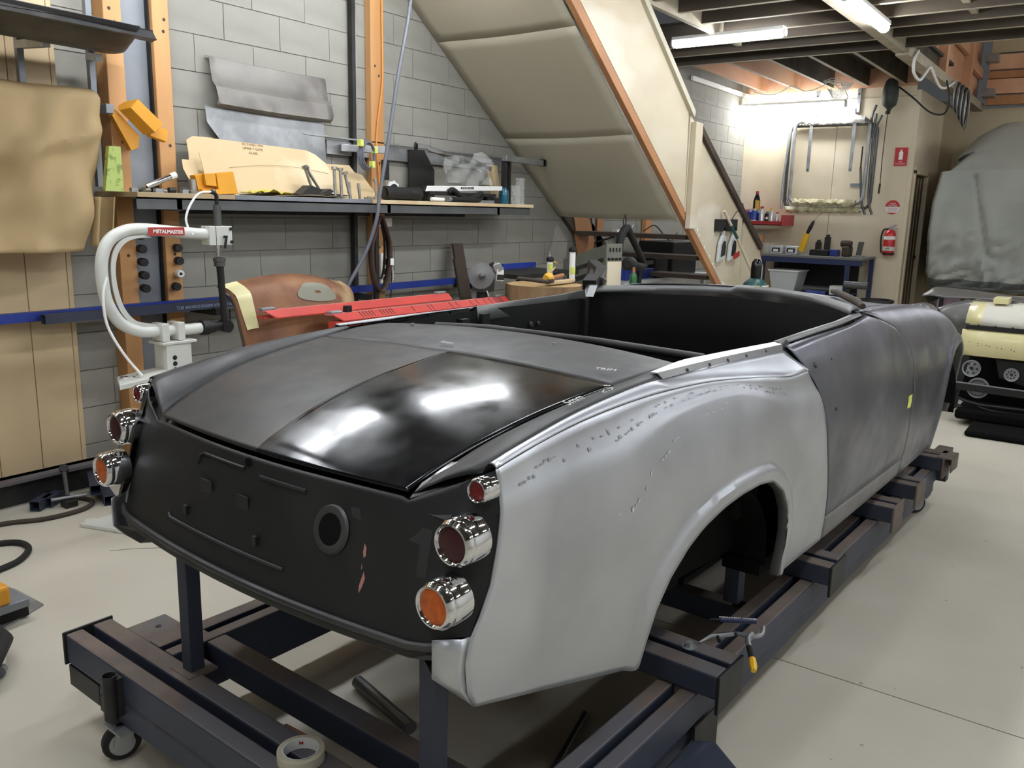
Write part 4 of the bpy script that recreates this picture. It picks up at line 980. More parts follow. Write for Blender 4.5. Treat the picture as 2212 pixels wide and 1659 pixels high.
for k in range(20):
    x = 2.44+.021*k+rnd.uniform(-.006,.006); y = rnd.uniform(-.37,-.2); r = rnd.uniform(.008,.016); q = k % 4
    m = ['galv', 'dark_steel', 'bolt_steel', 'chrome'][q]
    lab = ['small galvanised fitting', 'small dark socket', 'small worn steel bush', 'small bright socket'][q]
    if q == 0: mb = MB().box(x-.018, x+.018, y-r, y+r, SZ, SZ+.02)
    elif q == 3: mb = MB().lathe((x,y,SZ), (0,0,1), [(r,0),(r,.026),(r*.6,.026),(r*.6,.01)], 14)
    else: mb = MB().lathe((x-.02,y,SZ+r), (1,.3*rnd.uniform(-1,1),0), [(r,0),(r,.035),(r*.5,.035),(r*.5,.01)], 12)
    single(mb, 'workshop_fitting', m, (x,y,SZ), ['leftmost','second','middle','fourth','rightmost'][k//4]+' '+lab+' in the clutter at the left end of the shelf', 'fitting', 'fittings at the left end of the shelf', smooth=True)
single(MB().lathe((2.77,-.28,SZ), (0,0,1), [(.036,0),(.036,.012),(.024,.02),(.022,.075),(.0,.075)], 20), 'bearing_stub', 'bolt_steel', (2.77,-.28,SZ), 'flanged steel stub standing left of the orange box', 'fitting', smooth=True)
G = [[(3.10+.28*i/10, -.36+.12*j/4, SZ+.012+.028*abs(math.sin(i*.9+j*1.3))*(1-abs(i-5)/7)) for j in range(5)] for i in range(11)]
single(MB().grid(G), 'yellow_cloth', 'yellow_cloth', (3.24,-.3,SZ), 'crumpled yellow cloth on the shelf below the handwriting', 'cloth', solid=.002)
for k, (x0, x1, z, m) in enumerate(((3.25,3.80,.002,'card_dark'),(3.42,3.86,.008,'galv'),(3.2,3.6,.013,'card_dark'),(3.5,3.93,.018,'dark_steel'))):
    G = [[(x0+(x1-x0)*i/10, -.36+.03*k+.12*j, SZ+z+.010*math.sin(PI*i/10)) for j in range(2)] for i in range(11)]
    single(MB().grid(G), 'flat_offcut', m, (x0,-.34,SZ), ['thin card strip at the bottom of the pile by the bolts','bowed bright strip in the pile by the bolts','second card strip in the pile by the bolts','dark steel strip on top of the pile by the bolts'][k], 'strip', solid=.002)
for P, lb in (([(3.47,1.545),(3.55,1.60),(3.64,1.575),(3.6,1.55)], 'left leaning steel plate under the slanting bolts'), ([(3.62,1.55),(3.70,1.585),(3.73,1.57),(3.68,1.545)], 'right leaning steel plate beside the upright bolts')):
    single(MB().prism([(x,-.33,z) for x, z in P], (0,.08,.0)), 'steel_plate', 'dark_steel', (P[0][0],-.3,SZ), lb, 'plate')
def bolt(xb, zb, xt, zt, r, head, label):
    t, b = put('hex_bolt', (xb,-.28,SZ), label, 'bolt', )
    p0 = Vector((xb,-.28,zb)); p1 = Vector((xt,-.27,zt)); d = (p1-p0).normalized()
    MB().cyl(p0, p0.lerp(p1,.4), r*.93, n=14).build('thread', 'bolt_steel', t, smooth=True); MB().cyl(p0.lerp(p1,.4), p1, r, n=14).build('shank', 'bolt_steel', t, smooth=True)
    if head: MB().cyl(p1, p1+d*.018, r*1.9, n=6).build('head', 'bolt_steel', t)
    fin((t, b))
bolt(3.60,1.575,3.555,1.70,.0095,1,'leftmost of the big bolts, leaning behind another one')
bolt(3.655,1.58,3.57,1.695,.0095,1,'big bolt slanting to the right at the left of the bolt row')
bolt(3.785,SZ,3.79,1.705,.010,1,'tall upright bolt, first of the two tall ones')
bolt(3.84,SZ,3.84,1.70,.010,1,'tall upright bolt, second of the two tall ones')
bolt(3.905,1.56,3.88,1.68,.010,1,'bolt with head tipped left, behind the headless stud')
bolt(3.915,SZ,3.91,1.635,.0105,0,'thick headless stud standing right of the tipped bolt')
bolt(4.0,SZ,3.995,1.63,.0095,0,'headless stud standing alone on the shelf')
bolt(4.15,SZ,4.15,1.645,.008,1,'small bolt standing against the pine post')
for k, x in enumerate((4.03,4.06,4.09,4.12)): single(MB().cyl((x,-.3,SZ), (x,-.3,SZ+.014+.006*(k%2)), .012, n=6), 'nut', 'bolt_steel', (x,-.3,SZ), ['leftmost','second','third','rightmost'][k]+' steel nut in the short row left of the pine post', 'nut', 'nuts left of the pine post')
t, b = put('loudspeaker', (4.38,-.3,SZ), 'black barrel-shaped portable loudspeaker lying on the shelf', 'loudspeaker')
MB().lathe((4.20,-.3,1.575), (1,0,0), [(.028,.012),(.040,.0),(.047,.012),(.047,.045),(.043,.055),(.044,.30),(.047,.31),(.047,.34),(.040,.35)], 28).build('barrel', 'black_rubber', t, smooth=True)
MB().lathe((4.203,-.3,1.575), (1,0,0), [(.034,.0),(.030,.006),(0,.008)], 24).build('bass_cone', 'black_gloss', t, smooth=True)
MB().bar((4.27,-.3,1.52),(4.5,-.3,1.52), .05, .02, (0,0,1)).build('foot', 'black_rubber', t, bevel=.004)
MB().bar((4.42,-.347,1.583),(4.49,-.347,1.583), .003, .018, (0,0,1)).build('badge', 'dark_steel', t, bevel=.004)
fin((t, b))
t, b = put('chrome_flange', (4.46,-.15,SZ), 'scalloped bright flange standing behind the loudspeaker', 'flange')
pts = [(4.46+(.062+.005*math.cos(9*a*PI/18))*math.cos(a*PI/18), -.14, 1.60+(.062+.005*math.cos(9*a*PI/18))*math.sin(a*PI/18)) for a in range(36)]
MB().prism(pts, (0,.01,0)).build('plate', 'white', t); MB().cyl((4.46,-.15,1.60),(4.46,-.145,1.60), .042, n=24).build('opening', 'dark_steel', t); fin((t, b))
single(MB().prism([(4.71,-.06,SZ),(4.72,-.05,1.895),(4.885,-.05,1.90),(4.99,-.06,1.76),(4.99,-.06,SZ)], (0,.008,0)), 'black_board', 'black_rubber', (4.85,-.06,SZ), 'matt black board leaning on the wall behind the clear bag', 'board')
t, b = put('bagged_panel', (5.0,-.2,SZ), 'grey bumper-like panel wrapped in a hanging clear plastic bag', 'panel')
G = []
for i in range(19):
    f = i/18; x = 4.60+.74*f; zc = 1.925-.085*f
    G.append([(x+.02*k, -.22-.055*math.sin(PI*k/7), zc-.06*(k/7)+.012*math.sin(9*f+k)) for k in range(8)])
MB().grid(G).build('panel', 'grey_primer', t, smooth=True, solid=.003)
MB().lathe((4.60,-.22,1.905), (.3,-.9,0), [(.0,0),(.03,.0),(.022,.01)], 16).build('dark_end', 'black', t)
G = []
for i in range(25):
    f = i/24; x = 4.86+.56*f; top = 1.88-.06*f if f < .8 else 1.84; bot = 1.66+.01*math.sin(9*f)
    G.append([(x+.012*math.sin(7*j/9+4*f), -.27+.022*math.sin(17*f+2.2*j/3)+.012*math.sin(31*f-j), top+(bot-top)*j/9) for j in range(10)])
MB().grid(G).build('bag', 'clear_plastic', t, smooth=True)
MB().prism([(5.23,-.28,1.90),(5.30,-.28,1.91),(5.42,-.28,1.855),(5.40,-.28,1.84),(5.28,-.28,1.83),(5.20,-.28,1.85)], (0,.03,0)).build('bag_fold', 'clear_plastic', t)
fin((t, b))
t, b = put('level_box', (5.04,-.33,SZ), 'long white spirit level with black lettering across the shelf', 'level')
MB().prism([(4.58,-.33,1.597),(4.60,-.33,1.635),(5.49,-.33,1.662),(5.49,-.33,1.63)], (0,.03,0)).build('body', 'white', t, bevel=.002)
MB().prism([(4.555,-.33,1.60),(4.58,-.33,1.597),(4.60,-.33,1.635),(4.575,-.33,1.63)], (0,.03,0)).build('end_cap', 'black', t)
text('BLACK+DECKER', (5.05,-.3325,1.634), (1,0,.03), (0,-1,0), .021, 'black', t, bold=.0006)
MB().box(4.62,5.4,-.34,-.24,1.575,1.60).build('dark_box_below', 'black_rubber', t, bevel=.003); [MB().box(x,x+.06,-.33,-.25,SZ,1.575).build('foot', 'black_rubber', t) for x in (4.62,5.3)]; fin((t, b))
t, b = put('vacuum_hose', (5.0,-.33,SZ), 'coiled dark grey rubber hose on the shelf below the white level', 'hose')
pth = smoothline([(4.82,-.34,1.60),(4.85,-.36,1.615),(4.92,-.37,1.575),(5.02,-.36,1.555),(5.12,-.36,1.575),(5.19,-.35,1.60),(5.22,-.33,1.575),(5.16,-.35,1.55),(5.0,-.38,1.548),(4.8,-.38,1.548)], 6)
MB().tube(pth, .019, 12).build('hose', 'black_rubber', t, smooth=True)
MB().cyl((4.80,-.38,1.548),(4.77,-.38,1.548), .016, n=14).build('nozzle', 'galv', t, smooth=True); fin((t, b))
single(MB().cyl((4.60,-.37,1.545),(4.72,-.38,1.543), .013, n=14), 'white_tube', 'white', (4.66,-.375,SZ), 'short white tube lying at the front edge of the shelf', 'tube', smooth=True)
for k, (x, w_, h, m, lb) in enumerate(((5.27,.13,.075,'steel_grey','grey open carton behind the hose'),(5.39,.08,.045,'black_rubber','small dark carton left of the blue bottle'),(5.22,.26,.022,'steel_grey','flat grey tray at the shelf edge'))):
    single(MB().box(x-w_/2, x+w_/2, -.36+.08*(k == 0), -.28+.1*(k == 0), SZ, SZ+h), 'small_box', m, (x,-.32,SZ), lb, 'box', bevel=.003)
t, b = put('blue_bottle', (5.55,-.3,SZ), 'teal blue plastic bottle with rounded shoulders on the shelf', 'bottle')
MB().lathe((5.55,-.3,SZ), (0,0,1), [(.036,0),(.04,.01),(.041,.07),(.038,.10),(.024,.125),(.0,.132)], 22).build('bottle', 'bottle_blue', t, smooth=True)
MB().box(5.585,5.595,-.31,-.29,1.56,1.60).build('grip', 'black', t); fin((t, b))
for k, (x, r, h, lb) in enumerate(((5.74,.05,.15,'shorter crumpled clear plastic bag right of the blue bottle'),(5.80,.045,.21,'taller crumpled clear plastic bag at the right end of the shelf'))):
    G = []
    for i in range(12):
        z = SZ+h*i/11; G.append([(x+.0*k+(r*(1-.2*i/11)+.009*math.sin(5*a+i*1.7)+.006*math.sin(11*a-i))*math.cos(2*PI*a/20), -.28+.7*(r+.009*math.sin(3*a+i))*math.sin(2*PI*a/20), z) for a in range(21)])
    single(MB().grid(G), 'clear_bag', 'clear_plastic', (x,-.28,SZ), lb, 'bag', smooth=True)
single(MB().prism([(5.52,-.15,1.83),(5.57,-.15,1.835),(5.64,-.15,SZ),(5.60,-.15,SZ)], (0,.01,0)), 'timber_offcut', 'card_dark', (5.6,-.15,SZ), 'thin dark-edged board leaning between bag and upright', 'board')
single(MB().prism([(5.57,-.16,1.83),(5.645,-.16,1.83),(5.72,-.16,SZ),(5.645,-.16,SZ)], (0,.01,0)), 'timber_offcut', 'card', (5.67,-.16,SZ), 'pale board leaning against the right upright', 'board')
# cables on the post
t, b = put('blue_cable_coil', (4.1,-.22,1.86), 'coil of blue-grey air hose with hi-vis bands hung on the upright', 'cable')
for k in range(4):
    r = .075-.006*k; MB().tube([(4.10+r*math.cos(a*PI/14)*.95+.004*k, -.235-.006*k, 1.815+.095*math.sin(a*PI/14)*(1-.05*k)) for a in range(28)], .0055, 7, closed=True).build('loop', 'blue_grey_cable', t, smooth=True)
for x, z in ((4.045,1.885),(4.175,1.85),(4.15,1.755)): MB().box(x-.014, x+.014, -.262, -.225, z-.022, z+.022).build('band', 'hi_vis', t, bevel=.004)
fin((t, b))
single(MB().tube(smoothline([(4.43,-.066,2.95),(4.435,-.066,2.5),(4.43,-.066,2.3),(4.385,-.066,2.05),(4.37,-.066,1.9),(4.38,-.068,1.78),(4.40,-.068,1.6),(4.40,-.068,1.53)], 5), .0055, 8), 'orange_cable', 'orange_cable', (4.4,-.066,1.53), 'thin orange cable running down the pine post', 'cable', smooth=True)
single(MB().tube(smoothline([(4.36,-.40,2.82),(4.30,-.41,2.6),(4.21,-.42,2.3),(4.11,-.43,1.9),(4.02,-.435,1.55),(3.99,-.435,1.40),(3.93,-.4,1.2),(3.80,-.36,.98),(3.79,-.3,.9)], 6), .0125, 10), 'grey_air_hose', 'blue_grey_cable', (3.79,-.3,.9), 'thick grey air hose dropping from above across the shelf', 'hose', smooth=True)
t, b = put('black_remote', (4.45,-.07,1.73), 'flat black box hung on the wall right of the pine post', 'box')
MB().box(4.425,4.485,-.08,-.055,1.67,1.805).build('box', 'black', t, bevel=.005); MB().tube([(4.46,-.07,1.67),(4.462,-.07,1.60)], .003, 6).build('pin', 'galv', t); fin((t, b))
# belt hanging below the shelf
def belt(x0, xs, z0, z1, y, m0, m1, label, wd=.055):
    t, b = put('sanding_belt', (x0,y,z0), label, 'belt')
    P = []
    for k in range(40):
        a = 2*PI*k/40; c = math.cos(a); P.append((x0+xs*math.sin(a)*(1 if c < .3 else (1-.55*max(0,(c-.3)/.7))), (z0+z1)/2+(z0-z1)/2*c))
    P.append(P[0]); G = [[(x-.02*(1-i), y-.02+wd*i, z) for x, z in P] for i in range(2)]
    MB().grid(G).build('belt', m0, t, smooth=True, solid=.0015)
    return t, b
t, b = belt(4.16,.088,1.425,.925,-.33,'belt_brown','belt_back','large brown sanding belt hanging from a screw under the shelf', .075)
MB().cyl((4.16,-.28,1.43),(4.16,-.28,1.47), .003, n=8).build('screw', 'galv', t); MB().box(4.195,4.225,-.365,-.36,1.10,1.145).build('label', 'white', t); fin((t, b))
t, b = belt(4.20,.045,1.41,1.0,-.27,'belt_back','belt_back','narrow black sanding belt hanging beside the brown one', .04); fin((t, b))
# power board and wires
t, b = put('power_board', (4.44,-.03,1.05), 'white wall box with powerboard and hanging white wires beside the belts', 'power board')
MB().box(4.36,4.50,-.09,-.056,1.345,1.405).build('switch_box', 'white', t, bevel=.006); MB().box(4.40,4.445,-.075,-.056,.92,1.16).build('power_strip', 'white', t, bevel=.004)
for k, z in enumerate((1.10,1.03,.975)): MB().lathe((4.44,-.08,z), (.2,-1,0), [(.022,-.01),(.024,.012),(.018,.03)], 16).build('plug', 'black', t, smooth=True)
MB().tube(smoothline([(4.48,-.06,1.34),(4.5,-.05,1.2),(4.47,-.05,1.08),(4.56,-.04,1.03),(4.55,-.04,.94)], 6), .003, 6).build('white_wire', 'white', t, smooth=True)
MB().tube(smoothline([(4.47,-.06,1.34),(4.52,-.05,1.22),(4.53,-.05,1.1),(4.56,-.04,.96)], 6), .0025, 6).build('white_wire', 'white', t, smooth=True)
MB().tube(smoothline([(4.47,-.08,1.03),(4.52,-.06,1.04),(4.53,-.05,.95),(4.53,-.04,.8)], 6), .004, 6).build('black_wire', 'black', t, smooth=True); fin((t, b))
# sockets pushed into the column edges
for k, (x, y, z, m) in enumerate([(2.545,-.15,1.235,'black_rubber'),(2.548,-.15,1.165,'black_rubber'),(2.55,-.15,1.095,'black_rubber'),(2.552,-.15,1.025,'black_rubber'),(2.54,-.15,1.305,'black_rubber'),(2.755,-.15,1.235,'black_rubber'),(2.76,-.15,1.165,'black_rubber'),(2.758,-.15,1.095,'white'),(2.735,-.15,1.025,'black_rubber')]):
    side = 'left' if k < 5 else 'right'; rank = ['second','third','fourth','lowest','topmost','topmost','second','white-faced third','lowest'][k]
    t, b = put('pushed_die', (x,y,z), '%s round %s of the column on the %s edge' % (rank, 'bush' , side), 'bush')
    MB().lathe((x,y,z), (-.25,-1,.0), [(.022,-.06),(.022,-.005),(.019,.0),(.008,.0),(.008,-.02)], 22).build('ring', 'dark_steel' if m != 'white' else 'white', t, smooth=True)
    MB().lathe((x,y,z), (-.25,-1,.0), [(.0085,-.01),(.0085,.0012)], 6).build('bore', 'black', t); fin((t, b))

# ================================================================ left side things
# dark deck lid on top rack
t, b = put('wall_rack', (2.2,-.3,2.1), 'grey steel rack arms holding the dark panel high on the left', 'rack')
for x in (2.00, 2.335): 
    MB().box(x, x+.028, -.13, -.10, 1.55, 2.95).build('upright', 'steel_grey', t); MB().bar((x+.014,-.10,2.175),(x-.0,-.40 if x < 2.2 else -.22,2.155), .03, .035, (0,0,1)).build('arm', 'galv', t)
fin((t, b))
t, b = put('spare_car_skin', (2.1,-.5,2.15), 'dark curved car panel lying on the rack arms high at the left edge', 'panel')
G = []
for i in range(22):
    f = i/21; x = 1.2+1.3*f; e = min(1, (1-f)*7)**.5 if f > .86 else 1
    G.append([(x-.10*k/10, -.16-.62*e*k/10-.0, 2.235-.045*(k/10)*0-.075*math.sin(PI*k/10)*e-.012*f) for k in range(11)])
MB().grid(G).build('panel', 'dark_sheet', t, smooth=True, solid=.004)
MB().box(1.2, 2.42, -.17, -.16, 2.205, 2.255).build('hem', 'black', t); MB().prism([(1.15,-.77,2.19),(2.32,-.74,2.19),(2.38,-.60,2.2),(2.36,-.6,2.235),(2.30,-.74,2.225),(1.15,-.77,2.225)], (0,.006,0)).build('front_edge', 'dark_sheet', t); fin((t, b))
# kraft paper
t, b = put('kraft_paper', (2.0,-.3,1.23), 'large crumpled sheet of brown kraft paper hung over the tan boards', 'paper')
G = []
for i in range(49):
    f = i/48; x = 1.35+.97*f; row = []
    for j in range(41):
        g = j/40; z = 1.985-.745*g+.02*f*(1-g); xx = x-.13*g*f+.02*f*math.sin(PI*g)
        n = noise.noise(Vector((x*3.1, z*3.3, 1)))*.08+noise.noise(Vector((x*7, z*6, 4)))*.035
        rl = .06*max(0, (f-.9)/.1)**2 + .07*max(0, (.07-g)/.07)**2
        fold = .05*max(0, 1-abs((f-.55)+(g-.55)*.5)/.12)+.04*max(0, 1-abs((g-.42)+(f-.5)*.35)/.09)*(1 if f > .3 else .3)
        row.append((xx, -.30-n-fold*.8+rl, z))
    G.append(row)
MB().grid(G, flip=True).build('sheet', 'kraft', t, smooth=True, solid=.0008)
G = [[(2.30+.05*math.cos(a*PI/12)-.02*j/8, -.24+.05*math.sin(a*PI/12), 1.50-.02*j-.0) for a in range(-4,16)] for j in range(13)]
MB().grid(G).build('curled_edge', 'kraft', t, smooth=True, solid=.0008)
fin((t, b))
# blue and dark steel bars on the wall
for nm, lab, m, x0, x1, y, z, h, cat in (('blue_steel_tube','long bright blue steel tube with white print along the block wall','bright_blue',1.3,5.55,-.13,.925,.045,'tube'), ('dark_steel_tube','shorter dark blue steel tube lying in front of the bright blue one','blue_paint',1.98,3.2,-.19,.915,.045,'tube')):
    t, b = put(nm, (x0,y,z), lab, cat); MB().htube((x0,y,z),(x1,y,z+.004), .045, h, .003, (0,0,1)).build('tube', m, t)
    if nm == 'dark_steel_tube': text('TUB 40X40X2.0X6000 AS/NZS 1163 2016 C350', (2.92,y-.0235,z), (1,0,0), (0,-1,0), .024, 'blue_text', t)
    fin((t, b))
t, b = put('tube_bracket', (4.2,-.12,.86), 'angle iron bracket under the blue tubes near the belts', 'bracket')
for x in (1.6,2.9,4.1,5.3): MB().box(x,x+.03,-.25,0,.86,.90).build('bracket_arm', 'dark_steel', t)
fin((t, b))
t, b = put('dark_plank', (5.15,-.2,.0), 'tall weathered dark plank leaning beside the grinder', 'plank')
MB().prism([(5.17,-.10,1.215),(5.29,-.10,1.215),(5.25,-.42,.0),(5.13,-.42,.0)], (0,.022,0)).build('plank', 'dark_timber', t, bevel=.003)
MB().prism([(5.14,-.14,1.10),(5.17,-.14,1.10),(5.13,-.44,.0),(5.09,-.44,.0)], (0,.02,0)).build('batten', 'dark_timber', t); fin((t, b))
# floor clutter at left
t, b = put('floor_rail', (1.9,-.06,0), 'dusty dark steel channel lying along the foot of the tan boards', 'channel')
MB().box(1.2,2.33,-.10,-.055,.0,.14).build('web', 'dark_steel', t); MB().box(1.2,2.33,-.16,-.05,.125,.14).build('flange', 'rust_brown', t); fin((t, b))
def sq(x0, y0, x1, y1, z, lab, s=.05):
    t, b = put('blue_square_tube', (x0,y0,z-s/2), lab, 'tube', 'blue square tubes on the floor at the left'); MB().htube((x0,y0,z),(x1,y1,z), s, s, .003, (0,0,1)).build('tube', 'blue_paint', t); fin((t, b))
sq(2.06,-.40,2.17,.0-.17,.080,'blue square tube on top of the stacked pair beside the taillights')
sq(2.10,-.45,2.2,-.17,.025,'blue square tube at the bottom of the stacked pair')
sq(1.83,-.26,1.93,-.19,.026,'left one of the two blue tube ends near the left edge')
sq(1.89,-.25,1.99,-.18,.026,'right one of the two blue tube ends near the left edge')
t, b = put('sash_clamp', (2.0,-.2,0), 'rusty T-bar clamp lying on the tubes at the foot of the boards', 'clamp')
MB().cyl((2.03,-.16,.14),(1.97,-.30,.05), .011, n=12).build('bar', 'pipe_steel', t, smooth=True); MB().cyl((1.90,-.28,.045),(2.05,-.33,.045), .008, n=10).build('cross_bar', 'galv', t, smooth=True)
MB().cyl((2.035,-.15,.135),(2.03,-.165,.155), .022, n=12).build('head', 'dark_steel', t); MB().box(1.94,2.0,-.34,-.28,0,.035).build('foot', 'dark_steel', t, bevel=.004); fin((t, b))
single(MB().tube(smoothline([(1.40,-.30,.011),(1.65,-.34,.011),(1.80,-.42,.011),(1.97,-.43,.011),(2.06,-.36,.011),(2.05,-.26,.011),(1.98,-.16,.011),(1.95,-.09,.02)], 7), .0115, 9), 'rubber_hose', 'dark_timber', (1.8,-.4,0), 'brown rubber hose curling over the floor at the left', 'hose', smooth=True)
single(MB().tube(smoothline([(1.35,-.55,.013),(1.50,-.56,.013),(1.585,-.62,.013),(1.585,-.72,.013),(1.50,-.82,.013),(1.38,-.86,.013)], 7), .013, 9), 'rubber_hose', 'black_rubber', (1.5,-.6,0), 'thick black hose loop on the floor at the left edge', 'hose', smooth=True)
t, b = put('small_stack', (1.27,-1.2,0), 'orange block on a stack of grey plates at the left edge of the floor', 'stack')
MB().prism([(1.10,-1.02,.0),(1.37,-1.06,.0),(1.375,-1.28,.0),(1.10,-1.40,.0)], (0,0,.008)).build('floor_plate', 'galv', t)
MB().box(1.08,1.30,-1.33,-1.16,.008,.055).build('foam_pad', 'black_rubber', t); MB().box(1.04,1.295,-1.36,-1.15,.055,.085).build('lid_plate', 'steel_grey', t, bevel=.004); MB().box(1.05,1.235,-1.36,-1.20,.085,.155).build('orange_block', 'yellow_tape', t, bevel=.012); fin((t, b))
t, b = put('creeper', (1.03,-1.65,0), 'black wheeled mechanics creeper corner with chrome castor', 'creeper')
MB().tube([(.9,-1.40,.085),(1.05,-1.42,.085),(1.115,-1.48,.085),(1.105,-1.60,.085),(1.02,-1.72,.085),(.8,-1.80,.085)], .024, 10).build('rim', 'black_rubber', t, smooth=True)
MB().box(.7,1.04,-1.7,-1.45,.078,.09).build('pad', 'black', t, bevel=.006)
MB().cyl((1.06,-1.66,.075),(1.06,-1.66,.045), .016, n=16).build('swivel', 'chrome', t, smooth=True); MB().cyl((1.048,-1.672,.02),(1.062,-1.652,.02), .02, n=22).build('castor_wheel', 'steel_grey', t, smooth=True); fin((t, b))
# ---------------- english wheel (white C frame)
t, b = put('english_wheel', (2.35,-.8,0), 'white C-framed planishing machine with red name plate and black anvil', 'machine')
Y = -.80
CP = smoothline([(2.50,Y,1.335),(2.35,Y,1.345),(2.14,Y,1.362),(2.045,Y,1.345),(1.985,Y,1.30),(1.955,Y,1.22),(1.955,Y,1.12),(1.97,Y,1.04),(2.02,Y,.955),(2.10,Y,.91),(2.17,Y,.90),(2.36,Y,.892)], 6)
MB().tube(CP, .0265, 20).build('c_frame', 'white_enamel', t, smooth=True)
IN = [(p.x, p.z) for p in smoothline([(2.19,Y,1.325),(2.10,Y,1.318),(2.045,Y,1.285),(2.015,Y,1.22),(2.012,Y,1.13),(2.035,Y,1.03),(2.08,Y,.965),(2.13,Y,.945),(2.20,Y,.93)], 5)]
MB().grid([[(x, Y-.003, z) for x, z in IN], [(x-.02*1, Y-.003, z+(.012 if z > 1.15 else -.012)) for x, z in IN]]).build('web', 'white_enamel', t, solid=.008)
MB().box(2.165,2.345,Y-.0285,Y-.0262,1.334,1.370).build('name_plate', 'red_label', t)
text('METALMASTER', (2.262,Y-.0292,1.350), (1,0,-.03), (0,-1,0), .0225, 'white', t, bold=.0007)
MB().box(2.475,2.60,Y-.035,Y+.035,1.285,1.375).build('head_block', 'white_enamel', t, bevel=.003)
MB().box(2.507,2.510,Y-.0355,Y+.03,1.285,1.375).build('head_slot', 'dark_steel', t)
for x, z in ((2.59,1.362),(2.592,1.30)): MB().cyl((x,Y-.036,z),(x,Y-.045,z), .0075, n=10).build('cap_screw', 'black', t)
MB().cyl((2.545,Y,1.375),(2.545,Y,1.475), .019, n=22).build('air_cylinder', 'pipe_steel', t, smooth=True)
MB().tube([(2.545,Y,1.475),(2.545,Y,1.515),(2.535,Y,1.53),(2.515,Y,1.535)], .010, 10).build('elbow_fitting', 'black', t, smooth=True)
MB().tube(smoothline([(2.515,Y,1.535),(2.45,Y,1.525),(2.40,Y,1.47),(2.375,Y,1.41),(2.38,Y-.01,1.36),(2.39,Y-.026,1.335)], 6), .0055, 8).build('air_line', 'white', t, smooth=True)
MB().tube([(2.55,Y-.04,1.325),(2.552,Y-.055,1.33),(2.54,Y-.055,1.27)], .0065, 8).build('clamp_lever', 'black', t, smooth=True)
MB().lathe((2.545,Y,1.285), (0,0,-1), [(.019,0),(.019,.018),(.014,.02),(.014,.055),(.018,.058)], 22).build('ram', 'chrome', t, smooth=True)
MB().lathe((2.545,Y,1.225), (0,0,-1), [(.02,0),(.030,.004),(.030,.018),(.026,.022),(.026,.042),(.018,.045)], 24).build('collar', 'pipe_steel', t, smooth=True)
MB().cyl((2.547,Y,1.18),(2.56,Y,.90), .0175, .0155, n=20).build('pressure_column', 'black_rubber', t, smooth=True)
MB().lathe((2.42,Y,.893), (1,0,-.03), [(.026,0),(.036,.004),(.038,.02),(.036,.045),(.03,.05),(.03,.075),(.026,.08),(.022,.12)], 26).build('lower_anvil_holder', 'black', t, smooth=True)
MB().cyl((2.36,Y,.892),(2.43,Y,.892), .026, n=20).build('stub_tube', 'white_enamel', t, smooth=True)
MB().cyl((2.56,Y-.03,.888),(2.56,Y+.03,.888), .030, n=26).build('anvil_knob', 'black', t, smooth=True)
MB().cyl((2.592,Y,.90),(2.592,Y,.97), .0035, n=8).build('lever', 'black', t)
for x in (2.195, 2.275): MB().box(x, x+.035, Y-.045, Y+.045, .852, .935).build('clamp_block', 'white_enamel', t, bevel=.003)
MB().box(2.185,2.36,Y-.06,Y+.06,.838,.850).build('head_plate', 'white_enamel', t, bevel=.002)
MB().box(2.205,2.335,Y-.05,Y+.05,.03,.838).build('pedestal', 'white_enamel', t, bevel=.003)
for k in range(3): MB().cyl((2.245,Y-.052,.775-.028*k),(2.245,Y-.050,.775-.028*k), .011, n=16).build('pictogram', 'black', t)
MB().prism([(1.93,Y-.12,.68),(2.23,Y-.12,.70),(2.23,Y+.06,.70),(2.02,Y+.06,.68)], (0,0,.022)).build('tool_tray', 'white_enamel', t, bevel=.002)
MB().tube(smoothline([(1.96,Y-.027,1.16),(1.935,Y-.03,1.08),(1.945,Y-.03,.95),(2.0,Y-.05,.82),(2.06,Y-.08,.72)], 6), .006, 8).build('air_line', 'white', t, smooth=True)
MB().prism([(1.86,-.62,0),(2.5,-.62,0),(2.5,-.98,0),(1.98,-.98,0)], (0,0,.02)).build('base_plate', 'white_enamel', t, bevel=.004)
MB().cyl((1.925,-.60,.0),(1.925,-.60,.012), .03, n=20).build('foot_pad', 'white_enamel', t)
fin((t, b))
for k, (x, y) in enumerate(((2.02,-.80),(2.06,-.84),(2.10,-.80))):
    single(MB().lathe((x,y,.703), (0,0,1), [(.018,0),(.018,.008),(.009,.008),(.009,.0)], 20), 'steel_ring', 'chrome', (x,y,.703), ['leftmost','nearest','rightmost'][k]+' bright steel ring on the white tool tray behind the taillights', 'ring', 'rings on the tool tray', smooth=True)
